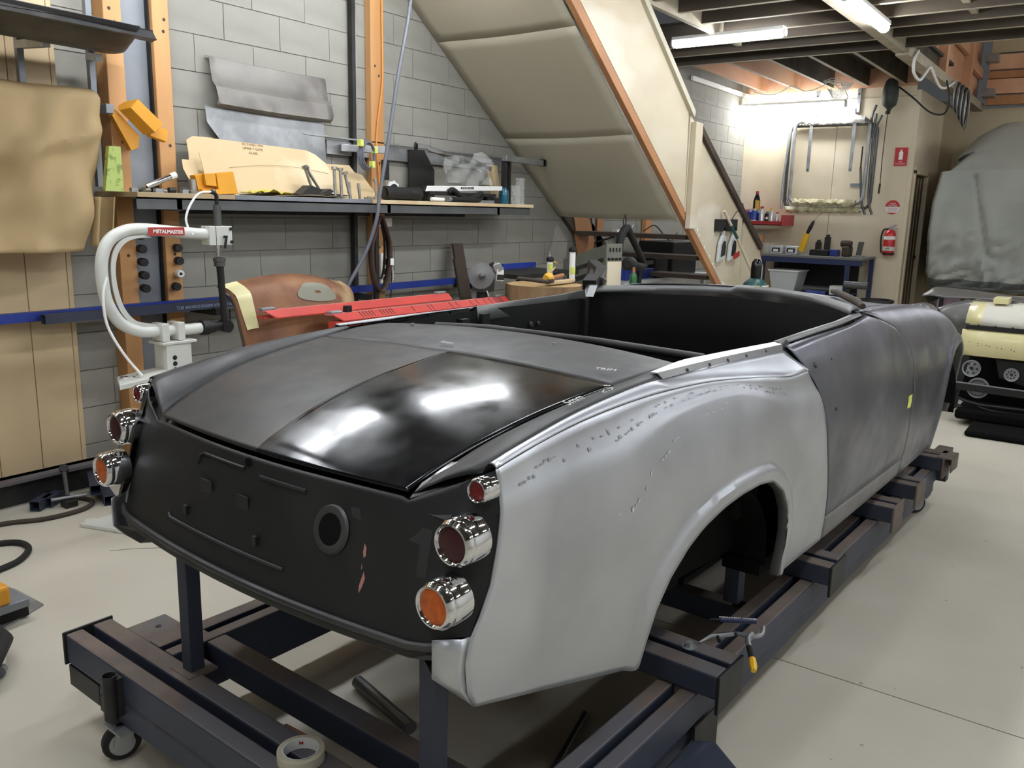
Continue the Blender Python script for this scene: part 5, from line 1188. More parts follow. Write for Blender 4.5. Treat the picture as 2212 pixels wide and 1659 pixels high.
# ================================================================ behind the car, under the stairs
def red_rail(x0, x1, y, z0, z1, w, h, nm, label, notches):
    t, b = put(nm, (x0,y,z0-h), label, 'rail')
    MB().prism([(x0,y-w/2,z0),(x0+.06,y-w/2-.0,z0),(x1,y-w/2,z1),(x1,y+w/2,z1),(x0,y+w/2,z0)], (0,0,.006)).build('top_flange', 'dusty_red', t)
    MB().prism([(x0+.05,y-w/2-.035,z0-.03),(x1,y-w/2-.035,z1-.03),(x1,y-w/2,z1+.004),(x0,y-w/2,z0+.004)], (0,0,.006)).build('lip', 'red_paint', t)
    if h > .05: MB().prism([(x0,y-w/2-.03,z0-.03),(x1,y-w/2-.03,z1-.03),(x1,y-w/2-.03,z1-h),(x0,y-w/2-.03,z0-h)], (0,w,0)).build('web', 'red_paint', t)
    else: MB().box(x0,x1,y-w/2,y+w/2,z0-.03,z0-.02).build('web', 'red_paint', t)
    for f in (.03, .97): 
        X = x0+(x1-x0)*f; MB().box(X-.04,X+.04,y-.018,y+.018,z0+(z1-z0)*f+.004,z0+(z1-z0)*f+.022).build('alloy_block', 'galv', t, bevel=.005)
    for f in notches:
        X = x0+(x1-x0)*f; Z = z0+(z1-z0)*f; MB().prism([(X,y-w/2-.037,Z-.028),(X+.006,y-w/2-.037,Z-.028),(X-.008,y-w/2-.001,Z+.009),(X-.014,y-w/2-.001,Z+.009)], (0,-.0006,.0012)).build('notch', 'black', t)
    return t, b
t, b = red_rail(2.65,4.05,-.96,.962,.958,.06,.03,'red_rail','thinner dusty red steel rail, the one further from the car',[]); fin((t, b))
t, b = red_rail(3.0,4.52,-1.06,.925,.915,.06,.115,'red_rail','deeper bright red slotted rail, the one nearer the car',[.13,.145,.16,.175,.19,.23,.245,.26,.275,.29,.4,.49,.51,.62,.66,.75,.79,.84,.88,.91,.92,.93,.94,.95,.96])
for k, x in enumerate((3.12,3.24,3.27,3.55)): MB().cyl((x,-1.12,.865),(x,-1.1235,.865), [.006,.011,.011,.006][k], n=12).build('web_hole', 'black', t)
MB().box(3.13,3.17,-1.06,-1.03,.931,.965).build('black_clip', 'black', t, bevel=.003); MB().cyl((4.40,-1.04,.93),(4.38,-1.04,.965), .004, n=8).build('peg', 'white', t); fin((t, b))
t, b = put('trestle', (3.6,-1.0,0), 'plain steel trestle under the red rails behind the car', 'trestle')
for x in (2.95, 4.0):
    MB().box(x-.02,x+.02,-1.25,-.8,.77,.805).build('bar', 'dark_steel', t)
    for y in (-1.22,-.84): MB().bar((x,y,.77),(x,y+(.1 if y > -1 else -.1),0), .03, .03, (1,0,0)).build('leg', 'dark_steel', t)
fin((t, b))
# rusty bonnet skin
t, b = put('rusty_bonnet', (3.0,-.75,0), 'rusty brown curved bonnet panel with grey patch, standing behind the boot', 'car panel')
def rbp(f, g): # f across, g down
    x = 2.60+.82*f; z = 1.075+.055*math.sin(PI*min(1,f*1.05))*(1-g)-(1.0)*g-.015*f; y = -.80-.03*g-.12*math.sin(PI*f)*(.35+.65*min(1,g*3))-.10*g
    if g < .06: y += .10*(1-g/.06)**2
    x += .13*g*(1-f)+.03*g*f
    return (x, y, z)
MB().grid([[rbp(i/30, j/30) for i in range(31)] for j in range(31)], flip=True).build('skin', 'rust_panel', t, smooth=True, solid=.004)
patch = []
for k in range(25):
    a = 2*PI*k/24; patch.append((.60+.17*math.cos(a)*(1+.12*math.sin(3*a)), .085+.052*math.sin(a)*(1+.1*math.cos(2*a))))
c_ = rbp(.60,.085); vs = [Vector(rbp(f, g))+V(0,-.003,.0) for f, g in patch[:-1]]
G = [[Vector(rbp(.60+(f-.60)*q/6, .085+(g-.085)*q/6))+V(0,-.0035,.001) for f, g in patch] for q in range(1,7)]
MB().grid(G).build('primer_patch', 'primer_patch', t, smooth=True)
G = [[Vector(rbp(.02+.10*i/3*(1-.3*j/10)+.02*j/10, .0+.22*j/10))+V(-.002,-.004,.002) for i in range(4)] for j in range(11)]
MB().grid(G).build('cream_paint_patch', 'cream_paint', t, smooth=True)
MB().tube([rbp(0,j/12) for j in range(13)], .006, 6).build('folded_edge', 'dark_timber', t, smooth=True)
fin((t, b))
# stump with hammers
t, b = put('tree_stump', (4.78,-1.22,0), 'broad sawn tree stump work block with cracked bark sides', 'stump')
G = []
for i in range(15):
    z = 1.0*i/14; row = []
    for k in range(49):
        a = 2*PI*k/48; r = .255*(1+.07*noise.noise(Vector((math.cos(a)*1.6, math.sin(a)*1.6, z*1.2)))+.05*noise.noise(Vector((math.cos(a)*6, math.sin(a)*6, z*.8))))*(1.04-.05*z)
        row.append((4.78+r*math.cos(a), -1.22+r*math.sin(a), z))
    row[-1] = row[0]; G.append(row)
MB().grid(G).build('trunk', 'stump_side', t, smooth=True)
top = G[-1]; MB().grid([top, [(4.78+(p[0]-4.78)*.5, -1.22+(p[1]+1.22)*.5, 1.006) for p in top], [(4.78,-1.22,1.008) for p in top]]).build('sawn_top', 'stump_top', t, smooth=True)
fin((t, b))
t, b = put('rawhide_mallet', (4.72,-1.32,1.01), 'bossing mallet with yellow head and brown handle on the stump', 'mallet')
MB().lathe((4.63,-1.33,1.045), (.75,-.1,.25), [(.0,0),(.030,.004),(.036,.025),(.030,.05),(.018,.06)], 18).build('head', 'mallet_yellow', t, smooth=True); MB().cyl((4.68,-1.33,1.05),(4.96,-1.25,1.052), .013, .015, n=12).build('handle', 'handle_wood', t, smooth=True); fin((t, b))
single(MB().prism([(4.62,-1.36,1.012),(4.75,-1.38,1.012),(4.93,-1.36,1.012),(5.0,-1.33,1.012),(4.93,-1.31,1.012),(4.72,-1.33,1.012)], (0,0,.022)), 'wooden_slapper', 'mallet_yellow' if False else 'card', (4.8,-1.35,1.01), 'pale flat wooden slapper on the stump', 'slapper', bevel=.005)
t, b = put('ball_hammer', (4.9,-1.2,1.06), 'small planishing hammer with slim steel head across the mallet handle', 'hammer')
MB().tube([(4.76,-1.25,1.065),(4.80,-1.25,1.078),(4.88,-1.24,1.11)], [.009,.012,.004], 10).build('head', 'rust_panel', t, smooth=True); MB().cyl((4.80,-1.25,1.078),(5.02,-1.12,1.07), .009, n=10).build('handle', 'handle_wood', t, smooth=True); fin((t, b))
t, b = put('ball_hammer', (4.62,-1.3,1.01), 'dark wooden handled hammer at the left rim of the stump', 'hammer')
MB().cyl((4.42,-1.25,1.06),(4.62,-1.36,1.03), .013, n=10).build('handle', 'dark_timber', t, smooth=True); MB().cyl((4.62,-1.39,1.04),(4.64,-1.32,1.03), .014, n=10).build('head', 'dark_timber', t); fin((t, b))
# bench grinder
t, b = put('bench_grinder', (4.52,-.92,0), 'bench grinder with grey disc wheel and bright motor body on a stand', 'grinder')
ax = Vector((-.55,-.83,0)); c = Vector((4.33,-1.03,1.065))
MB().lathe(c, ax, [(.0,.012),(.012,.012),(.035,.004),(.085,.003),(.085,-.005),(0,-.005)], 36, cap=False).build('disc', 'grey_primer', t, smooth=True)
MB().lathe(c, ax, [(.018,.003),(.02,.03),(.008,.035),(0,.035)], 16, cap=False).build('nut', 'pipe_steel', t, smooth=True)
ax2 = Vector((.8,.35,-.12)); 
MB().lathe(c+Vector((.05,.03,.0)), ax2, [(.0,0),(.055,0),(.062,.02),(.062,.05),(.045,.06),(.045,.20),(.03,.22),(0,.225)], 26, cap=False).build('motor', 'galv', t, smooth=True)
MB().prism([(4.42,-1.05,1.13),(4.50,-1.05,1.145),(4.56,-1.05,1.10),(4.47,-1.05,1.075)], (0,.05,0)).build('guard', 'galv', t, bevel=.006)
MB().bar(c+Vector((.14,-.02,.0)), c+Vector((.24,-.0,-.01)), .006, .075, (0,0,1)).build('rating_plate', 'white', t); MB().bar(c+Vector((.14,-.025,-.015)), c+Vector((.24,-.005,-.022)), .006, .035, (0,0,1)).build('switch_panel', 'black', t)
MB().prism([(4.40,-1.06,1.14),(4.43,-1.06,1.15),(4.39,-1.06,1.09),(4.375,-1.06,1.06)], (0,.02,0)).build('tool_rest', 'black', t); MB().box(4.40,4.52,-1.0,-.90,.95,1.03).build('base', 'pipe_steel', t, bevel=.006); MB().cyl((4.46,-.94,0),(4.46,-.94,.95), .035, n=18).build('stand', 'dark_steel', t, smooth=True); MB().cyl((4.46,-.94,0),(4.46,-.94,.02), .15, n=24).build('foot', 'dark_steel', t); fin((t, b))
# white tubes
for k, (x, y, z0, z1) in enumerate(((5.18,-1.0,1.03,1.155),(5.13,-1.22,1.02,1.235))):
    t, b = put('filter_tube', (x,y,0), ['white filter tube with bright air nipple, nearer the stump','white filter tube with plain black cap, beside the grey machine'][k], 'tube')
    MB().cyl((x,y,z0),(x,y,z1-.03), .021, n=18).build('tube', 'white', t, smooth=True); MB().cyl((x-.0,y-.002,z0+.03),(x,y-.002,z0+.08), .0212, n=18).build('label', 'hi_vis', t, smooth=True)
    MB().lathe((x,y,z1-.03), (0,0,1), [(.026,0),(.03,.012),(.026,.028),(.012,.035)], 14).build('cap', 'black', t, smooth=True); MB().cyl((x,y,0.0),(x,y,z0), .02, n=12).build('stem', 'black', t)
    if k == 0: MB().lathe((x-.01,y,z1), (0,0,1), [(.008,0),(.008,.015),(.005,.018),(.006,.045)], 10).build('nipple', 'galv', t, smooth=True); MB().cyl((x+.03,y,z1-.03),(x+.09,y,z1-.045), .006, n=8).build('brass_valve', 'mallet_yellow', t)
    fin((t, b))
t, b = put('black_tray', (5.2,-.75,0), 'dark steel bench with thin scraps behind the stump', 'bench')
MB().box(4.95,5.75,-.9,-.45,1.0,1.03).build('top', 'dark_steel', t); MB().box(5.35,5.8,-.46,-.44,1.03,1.07).build('blue_edge', 'bright_blue', t)
for x in (5.0,5.7):
    for y in (-.86,-.5): MB().box(x,x+.03,y,y+.03,0,1.0).build('leg', 'dark_steel', t)
fin((t, b))
# welder
t, b = put('welding_machine', (5.9,-1.2,0), 'grey green welding machine with vented side, cream lower front and knob row', 'machine')
A = Vector((6.15,-.50,0)); B = Vector((5.86,-1.08,0)); Cc = Vector((6.0,-1.145,0))
zt = lambda p: 1.17 if p is A else 1.245
d1 = (B-A).normalized(); n1 = Vector((d1.y,-d1.x,0)); Dd = A+(Cc-B)
MB().add([A+V(0,0,.3),B+V(0,0,.35),Cc+V(0,0,.35),Dd+V(0,0,.3),A+V(0,0,1.08),B+V(0,0,1.243),Cc+V(0,0,1.245),Dd+V(0,0,1.08)], [(3,2,1,0),(4,5,6,7),(0,1,5,4),(1,2,6,5),(2,3,7,6),(3,0,4,7)]).build('case', 'grey_machine', t, bevel=.006)
d2 = (Cc-B).normalized(); n2 = Vector((d2.y,-d2.x,0))
for r_, (za, zb) in enumerate(((1.145,1.11),(1.06,1.02))):
    for k in range(26):
        f = .25+.68*k/25; p = A.lerp(B, f)+n1*.001; dz = .163*f-.163
        MB().bar(p+V(0,0,za+dz), p+V(0,0,zb+dz), .010, .003, n1).build('vent_slot', 'black', t)
MB().bar(B.lerp(Cc,.04)+V(0,0,.78)+n2*.003, B.lerp(Cc,.04)+V(0,0,1.12)+n2*.003, .001, .001).bar(B.lerp(Cc,.5)+V(0,0,.70)+n2*.004, B.lerp(Cc,.5)+V(0,0,1.105)+n2*.004, .006, .135, d2).build('lower_front', 'cream_wall', t)
for k in range(4): p = B.lerp(Cc,.15+.23*k)+V(0,0,1.125)+n2*.004; MB().lathe(p, n2, [(.011,0),(.009,.012)], 12).build('knob', 'black', t)
for k in range(4): p = B.lerp(Cc,.2+.2*k)+V(0,0,1.18)+n2*.002; MB().bar(p, p+V(0,0,.03), .004, .02, n2).build('meter', 'dark_steel', t)
MB().tube([B.lerp(Cc,.5)+V(0,.0,1.25),B.lerp(Cc,.5)+V(-.0,.0,1.30),B.lerp(Cc,.5)+V(.12,.25,1.24),B.lerp(Cc,.5)+V(.12,.25,1.18)], .008, 8).build('handle', 'black', t, smooth=True)
for x, y in ((5.93,-.98),(6.1,-.6),(6.08,-1.08),(6.3,-.7)): MB().cyl((x-.02,y,.07),(x+.02,y,.07), .07, n=20).bar((x,y,.1),(x,y,.36), .03,.03).build('wheel', 'black_rubber', t)
fin((t, b))
t, b = put('green_bottle', (5.85,-1.32,.80), 'slim green bottle with brass neck in front of the welder', 'bottle')
MB().lathe((5.85,-1.33,0), (0,0,1), [(.03,0),(.03,1.0),(.02,1.03),(.010,1.035),(.010,1.07)], 16).build('body', 'bottle_green', t, smooth=True); MB().cyl((5.85,-1.33,1.035),(5.85,-1.33,1.075), .011, n=12).build('neck', 'handle_wood', t); fin((t, b))
# extraction arm
t, b = put('extraction_arm', (6.25,-1.1,.8), 'jointed black extraction hose arm behind the welder', 'arm')
MB().tube(smoothline([(6.03,-1.1,1.16),(6.03,-1.1,1.26),(6.1,-1.1,1.35),(6.16,-1.1,1.36)], 4), .032, 12).build('elbow', 'black_rubber', t, smooth=True)
MB().tube([(6.15,-1.1,1.36),(6.45,-1.1,1.09)], [.03,.026], 12).build('upper_hose', 'black_rubber', t, smooth=True)
MB().tube([(6.50,-1.1,1.05),(6.36,-1.12,1.045),(6.12,-1.16,1.09)], [.02,.034,.024], 12).build('lower_hose', 'black_rubber', t, smooth=True)
MB().lathe((6.14,-1.16,1.085), (-1,-.25,.02), [(.025,0),(.05,.02),(.055,.05),(.05,.13),(.03,.15)], 20).build('hood', 'black_rubber', t, smooth=True)
MB().tube([(6.10,-1.1,1.35),(6.07,-1.1,1.42),(6.10,-1.1,1.47),(6.12,-1.1,1.42),(6.10,-1.1,1.37)], .005, 6).build('hook', 'black', t, smooth=True)
MB().cyl((6.2,-1.1,1.36),(6.24,-1.1,1.385), .012, n=10).build('joint_knob', 'galv', t); MB().bar((6.45,-1.1,1.07),(6.62,-1.1,1.075), .03, .03, (0,0,1)).build('link', 'black', t); MB().cyl((6.5,-1.0,0),(6.5,-1.05,1.06), .025, n=12).build('column', 'black', t); fin((t, b))
# things seen between the treads
t, b = put('stud_posts', (7.5,-.03,0), 'pine uprights on the block wall seen between the stair treads', 'posts')
for x0, x1, m in ((7.36,7.42,'galv'),(7.46,7.58,'orange_pine'),(8.52,8.68,'orange_pine')): MB().box(x0,x1,-.06,-.012,0,1.9).build('post', m, t)
MB().box(7.84,8.0,-.08,-.02,1.27,1.31).build('white_socket', 'white', t); fin((t, b))
single(MB().box(7.08,7.65,-.62,-.4,.86,.955), 'blue_crate', 'bright_blue', (7.4,-.5,.86), 'blue crate on a shelf seen under the stairs', 'crate', bevel=.006)
t, b = put('understair_shelf', (7.8,-.5,0), 'white edged shelf and dark boxes under the stairs', 'shelf')
MB().box(6.9,8.9,-.7,-.1,.83,.86).build('top', 'tub_white', t)
for x in (6.95,8.8): MB().box(x,x+.04,-.66,-.62,0,.83).build('leg', 'white', t)
for a in ((8.1,8.7,-.6,-.2,.86,1.2),(7.7,8.0,-.6,-.3,.861,1.05)): MB().box(*a).build('dark_box', 'black', t, bevel=.01)
MB().tube(smoothline([(8.0,-.3,1.3),(8.15,-.35,1.36),(8.3,-.4,1.25),(8.45,-.4,1.2),(8.6,-.4,1.28)], 5), .006, 6).build('cable', 'black', t, smooth=True); fin((t, b))
# gas bottle with rubber cap
t, b = put('gas_cylinder', (6.6,-2.02,0), 'dark green gas cylinder with black cap and yellow labels behind the cowl', 'gas cylinder')
MB().lathe((6.6,-2.02,0), (0,0,1), [(.10,0),(.105,.02),(.105,.90),(.09,.96),(.055,.99),(.04,1.0)], 28).build('body', 'gas_green', t, smooth=True)
MB().lathe((6.6,-2.02,.985), (0,0,1), [(.04,0),(.042,.1),(.038,.14),(.02,.165),(0,.17)], 22).build('valve_cap', 'black_gloss', t, smooth=True)
for a, m in ((3.6,'hi_vis'),(4.3,'white'),(5.0,'hi_vis')): p = Vector((6.6+.098*math.cos(a), -2.02+.098*math.sin(a), .93)); MB().bar(p-V(0,0,.02), p+V(0,0,.018), .006, .055, (math.sin(a),-math.cos(a),0)).build('label', m, t)
fin((t, b))
# tools on the ply side of the stairs
t, b = put('tool_clip', (7.75,-1.29,1.38), 'black wall clip rack screwed to the ply stair side', 'rack')
MB().box(7.50,7.98,-1.31,-1.272,1.335,1.445).build('plate', 'black', t, bevel=.004); MB().tube(smoothline([(7.85,-1.30,1.44),(7.9,-1.31,1.5),(7.98,-1.31,1.53)], 4), .004, 6).build('wire', 'dark_steel', t); fin((t, b))
t, b = put('broom_handle', (7.9,-1.45,.0), 'thin pale broom handle with green lower sleeve leaning on the ply', 'broom')
MB().cyl((7.62,-1.31,1.52),(7.87,-1.37,1.25), .014, n=10).build('upper_handle', 'ply', t, smooth=True); MB().cyl((7.74,-1.34,1.39),(7.85,-1.365,1.27), .015, n=10).build('green_sleeve', 'gas_green', t, smooth=True); MB().cyl((7.85,-1.365,1.27),(8.4,-1.50,.62), .014, n=10).build('lower_handle', 'ply', t, smooth=True); MB().cyl((8.4,-1.50,.62),(8.7,-1.6,.05), .014, n=10).build('lower_handle', 'ply', t); MB().box(8.55,8.85,-1.64,-1.56,0,.06).build('head', 'black', t); fin((t, b))
for k, (x, lab, m) in enumerate(((7.66,'white dustpan hung left on the ply','tub_white'),(7.92,'white dustpan hung right of the broom handle','tub_white'))):
    t, b = put('dustpan', (x,-1.3,1.05), lab, 'dustpan')
    P = [(x-.10,1.05),(x+.06,1.08),(x+.08,1.2),(x+.05,1.29),(x-.02,1.30),(x-.08,1.22)]
    MB().prism([(a, -1.31, z) for a, z in P], (0,.03,0)).build('pan', m, t, bevel=.01); MB().box(x-.01,x+.02,-1.31,-1.29,1.29,1.37).build('handle', m, t)
    MB().prism([(a*.6+x*.4+.01, -1.315, z*.6+1.17*.4) for a, z in P], (0,.004,0)).build('brush', 'dark_steel' if k == 0 else 'black', t)
    if k: MB().bar((7.92,-1.32,1.09),(8.05,-1.32,1.12), .01, .05, (0,0,1)).build('red_bristles', 'red_label', t)
    fin((t, b))
# red wall shelf with cans
t, b = put('red_wall_shelf', (11.1,-.45,1.37), 'red pressed steel wall shelf holding cans', 'shelf')
MB().box(10.9,11.39,-.76,-.14,1.365,1.375).box(10.9,10.91,-.76,-.14,1.365,1.42).box(10.9,11.39,-.15,-.14,1.365,1.56).box(10.9,11.39,-.765,-.755,1.365,1.5).build('tray', 'red_bin', t)
T(t.children[0], kind='stuff') if False else None
fin((t, b))
cans = [(-.20,.018,.09,'can_silver','thin silver can, far left on the red shelf',None),(-.29,.03,.17,'can_blue','blue and silver spray can, first of the blue ones','can_silver'),(-.37,.03,.175,'can_blue','deep blue spray can, second of the blue ones','can_silver'),(-.42,.028,.155,'can_blue','pale capped blue can, third of the blue ones','white'),(-.47,.027,.20,'can_silver','spray can with red cap beside the blue ones','red_label'),(-.535,.036,.15,'black','black can with round white emblem',None),(-.60,.028,.18,'can_silver','white spray can with gold cap','mallet_yellow'),(-.655,.022,.14,'can_silver','small white can with red cap at the right end','red_label')]
for k, (y, r, h, m, lab, cap) in enumerate(cans):
    r *= 1.22; h *= 1.08; x = 10.98+.06*(k % 2); t, b = put('spray_can', (x,y,1.375), lab, 'can')
    MB().lathe((x,y,1.375), (0,0,1), [(r,0),(r,h*.85),(r*.7,h*.92)]+([] if cap else [(r*.6,h)]), 18).build('body', m, t, smooth=True)
    if cap: MB().cyl((x,y,1.375+h*.9),(x,y,1.375+h*1.05), r*.7, n=14).build('cap', cap, t, smooth=True)
    if m == 'can_blue': MB().cyl((x,y,1.375+h*.06),(x,y,1.375+h*.28), r*1.01, n=18).build('label_band', 'can_silver' if k != 2 else 'white', t, smooth=True)
    if m == 'black': MB().cyl((x-r,y,1.375+h*.5),(x-r-.002,y,1.375+h*.5), .018, n=16).build('emblem', 'white', t)
    fin((t, b))
t, b = put('oil_bottle', (11.15,-.31,1.375), 'tall black bottle with red cap at the back of the red shelf', 'bottle'); MB().lathe((11.15,-.33,1.375), (0,0,1), [(.045,0),(.045,.30),(.03,.36),(.018,.38),(.018,.40)], 18).build('body', 'black_gloss', t, smooth=True); MB().cyl((11.15,-.33,1.77),(11.15,-.33,1.80), .02, n=12).build('cap', 'red_label', t); MB().box(11.10,11.104,-.385,-.33,1.55,1.68).build('label', 'mallet_yellow', t); fin((t, b))
t, b = put('spray_bottle', (11.0,-.15,1.375), 'white trigger spray bottle with black nozzle by the block wall', 'bottle'); MB().lathe((10.95,-.16,1.375), (0,0,1), [(.035,0),(.035,.15),(.012,.19),(.012,.22)], 16).build('body', 'white', t, smooth=True); MB().box(10.93,10.97,-.22,-.13,1.595,1.635).box(10.94,10.96,-.20,-.185,1.56,1.60).build('trigger', 'black', t); fin((t, b))
# hood frame tubes hung on the cream wall
X = 11.33
t, b = put('hanging_strap', (11.38,-1.2,2.75), 'pair of slotted galvanised wall straps with hooks above the frames', 'strap')
for y in (-.935,-1.44): MB().box(11.36,11.398,y-.02,y+.02,2.74,3.05).build('strap', 'galv', t); MB().cyl((11.355,y,2.98),(11.36,y,2.98), .01, n=10).build('hole', 'black', t); MB().tube([(11.36,y,2.76),(11.28,y,2.74),(11.26,y,2.80)], .009, 8).build('hook', 'bolt_steel', t)
fin((t, b))
def hoop(y0, y1, z0, z1, x, r, rad, nm, label, m='galv', closed=True, extra=()):
    t, b = put(nm, (x,(y0+y1)/2,z0), label, 'frame')
    P = []
    for cy_, cz_, a0 in ((y1-rad,z1-rad,0),(y0+rad,z1-rad,90),(y0+rad,z0+rad,180),(y1-rad,z0+rad,270)):
        for k in range(7): a = math.radians(a0+15*k); P.append((x, cy_+rad*math.cos(a), cz_+rad*math.sin(a)))
    MB().tube(P, r, 9, closed=True).build('hoop', m, t, smooth=True)
    for e in extra: MB().tube(e, r, 8).build('stay', m, t, smooth=True)
    return t, b
t, b = hoop(-1.62,-.70,1.66,2.68,X-.02,.022,.10,'seat_frame','front bent tube frame of the bundle hung on the cream wall')
G = [[(X-.04+.04*math.cos(a*PI/4), -.76-.78*i/30, 1.665+.042*math.sin(a*PI/4)+.016*noise.noise(Vector((i*.6,a*.5,0)))*2) for a in range(9)] for i in range(31)]
MB().grid(G).build('torn_padding', 'foam', t, smooth=True)
G = [[(X-.04+.04*math.cos(a*PI/4), -.78-.78*i/30, 2.67+.042*math.sin(a*PI/4)+.012*noise.noise(Vector((i*.6,a*.5,5)))*2) for a in range(9)] for i in range(31)]
MB().grid(G).build('torn_padding', 'white', t, smooth=True)
for y in (-.915,-1.44): MB().bar((X-.05,y,2.64),(X-.05,y,2.05), .006, .04, (0,1,0)).build('flat_strap', 'galv', t); MB().cyl((X-.055,y,2.075),(X-.058,y,2.075), .008, n=10).build('hole', 'black', t)
fin((t, b))
t, b = hoop(-1.70,-.63,1.60,2.62,X+.02,.019,.09,'seat_frame','rear bent tube frame with ends sticking up past the others', 'pipe_steel')
for P in ([(X,-.60,1.58),(X,-.60,2.0),(X,-.645,2.55),(X,-.70,2.76)], [(X,-.58,2.75),(X,-.62,2.62),(X,-.62,2.3)], [(X,-1.66,2.5),(X,-1.62,2.68),(X,-1.66,2.84)], [(X,-1.64,2.45),(X,-1.66,2.6),(X,-1.67,2.74)], [(X,-1.66,2.45),(X,-1.69,2.6),(X,-1.74,2.72)], [(X,-1.66,2.5),(X,-1.68,1.75),(X,-1.74,1.53)], [(X,-1.55,2.1),(X,-1.60,1.7),(X,-1.66,1.53)], [(X,-.66,1.75),(X,-.75,1.54)]): MB().tube(smoothline(P, 4), .015, 8).build('bent_end', 'pipe_steel' if P[0][1] < -1 else 'galv', t, smooth=True)
MB().tube([(X-.02,-.66-.0,1.60),(X-.02,-1.62,1.585)], .014, 8).build('low_rail', 'white', t, smooth=True)
G = [[(X-.02+.034*math.cos(a*PI/4), -.68-.92*i/34, 1.575+.036*math.sin(a*PI/4)+.02*noise.noise(Vector((i*.7,a*.5,9)))) for a in range(9)] for i in range(35)]
MB().grid(G).build('torn_padding', 'foam', t, smooth=True)
MB().tube([(X-.03,-1.56+.004*(k % 2),2.35-.02*k) for k in range(14)], .009, 6).build('spring', 'dark_steel', t)
fin((t, b))
t, b = put('grey_wall_tag', (11.39,-1.5,1.9), 'small grey label plate on the cream wall inside the frame', 'label'); MB().box(11.393,11.399,-1.58,-1.43,1.87,1.91).build('plate', 'steel_grey', t); fin((t, b))
t, b = put('extinguisher_sign', (11.39,-1.98,2.12), 'red fire extinguisher sign with white cylinder symbol', 'sign')
MB().box(11.392,11.399,-2.065,-1.92,2.12,2.335).build('plate', 'sign_red', t)
MB().lathe((11.391,-1.99,2.19), (0,0,1), [(.025,0),(.025,.085),(.015,.10),(.010,.105),(.010,.12)], 16).build('symbol', 'white', t).scale = (1,1,1)
text('FIRE', (11.3905,-1.99,2.166), (0,-1,0), (-1,0,0), .022, 'white', t); text('EXTINGUISHER', (11.3905,-1.99,2.142), (0,-1,0), (-1,0,0), .0165, 'white', t); fin((t, b))
t, b = put('powder_disc', (11.39,-1.96,1.54), 'round red and white extinguisher disc sign', 'sign')
MB().cyl((11.399,-1.96,1.625),(11.393,-1.96,1.625), .085, n=36).build('disc', 'white', t); 
seg = [(11.3925, -1.96+.085*math.cos(a), 1.625+.085*math.sin(a)) for a in [PI*(.02+.96*k/24) for k in range(25)]]; MB().prism(seg, (.0005,0,0)).build('red_top', 'sign_red', t)
seg = [(11.3925, -1.96+.085*math.cos(a), 1.625+.085*math.sin(a)) for a in [PI*(1.28+.44*k/16) for k in range(17)]]; MB().prism(seg, (.0005,0,0)).build('red_foot', 'sign_red', t)
for s_, z, sz, m in (('A:B:(E)',1.668,.026,'white'),('POWDER',1.643,.026,'white'),('FIRE EXTINGUISHER',1.612,.013,'sign_red'),('SUITABLE FOR USE ON',1.596,.012,'sign_red'),('ELECTRICAL FIRES',1.58,.012,'sign_red')): text(s_, (11.3915,-1.96,z), (0,-1,0), (-1,0,0), sz, m, t)
fin((t, b))
t, b = put('fire_extinguisher', (11.31,-1.98,1.05), 'red fire extinguisher with black hose hung on the cream wall', 'extinguisher')
MB().lathe((11.31,-1.985,1.04), (0,0,1), [(.055,0),(.066,.015),(.068,.05),(.068,.25),(.055,.29),(.025,.315)], 26).build('cylinder', 'ext_red', t, smooth=True)
MB().cyl((11.31,-1.985,1.235),(11.31,-1.985,1.275), .069, n=26).build('white_band', 'white', t, smooth=True); MB().cyl((11.31,-1.985,1.10),(11.31,-1.985,1.15), .0686, n=26).build('label_band', 'mask_white', t, smooth=True)
text('ABE', (11.2408,-1.985,1.125), (0,-1,0), (-1,0,0), .03, 'black', t)
MB().cyl((11.31,-1.985,1.05),(11.31,-1.985,1.075), .0695, n=26).build('strap', 'black', t, smooth=True)
MB().prism([(11.30,-1.96,1.355),(11.30,-2.05,1.40),(11.30,-2.04,1.42),(11.30,-1.95,1.375)], (.02,0,0)).prism([(11.30,-1.96,1.35),(11.30,-2.07,1.36),(11.30,-2.07,1.375),(11.30,-1.96,1.365)], (.02,0,0)).build('lever', 'galv', t)
MB().tube(smoothline([(11.30,-1.96,1.36),(11.30,-1.91,1.35),(11.29,-1.89,1.27),(11.29,-1.895,1.15),(11.28,-1.91,1.07)], 5), .010, 8).build('hose', 'black', t, smooth=True); fin((t, b))
t, b = put('pull_switch', (11.2,-1.85,2.76), 'hanging dark green pear-shaped chain cover with long pull cord', 'hoist')
MB().lathe((11.1,-1.86,2.76), (0,0,1), [(.02,-.03),(.03,0),(.075,.04),(.088,.1),(.088,.22),(.065,.31),(.04,.34)], 22).build('body', 'motor_cover', t, smooth=True); MB().cyl((11.1,-1.85,2.70),(11.1,-1.85,2.735), .028, n=16).build('collar', 'black', t)
MB().tube([(11.1,-1.85,2.70),(11.12,-1.84,2.2),(11.15,-1.84,1.9)], .005, 6).build('cord', 'dark_steel', t); MB().cyl((11.15,-1.84,1.90),(11.15,-1.835,1.78), .012, n=10).build('handle', 'dark_timber', t); fin((t, b))
single(MB().tube(smoothline([(11.1,-1.95,3.0),(10.9,-2.15,2.85),(10.9,-2.35,2.68),(10.9,-2.5,2.66),(10.8,-2.55,2.8),(10.8,-2.5,3.0)], 6), .01, 7), 'black_cable', 'dark_steel', (10.9,-2.3,2.66), 'black cable looping from the hanging cover to the bearer', 'cable', smooth=True)
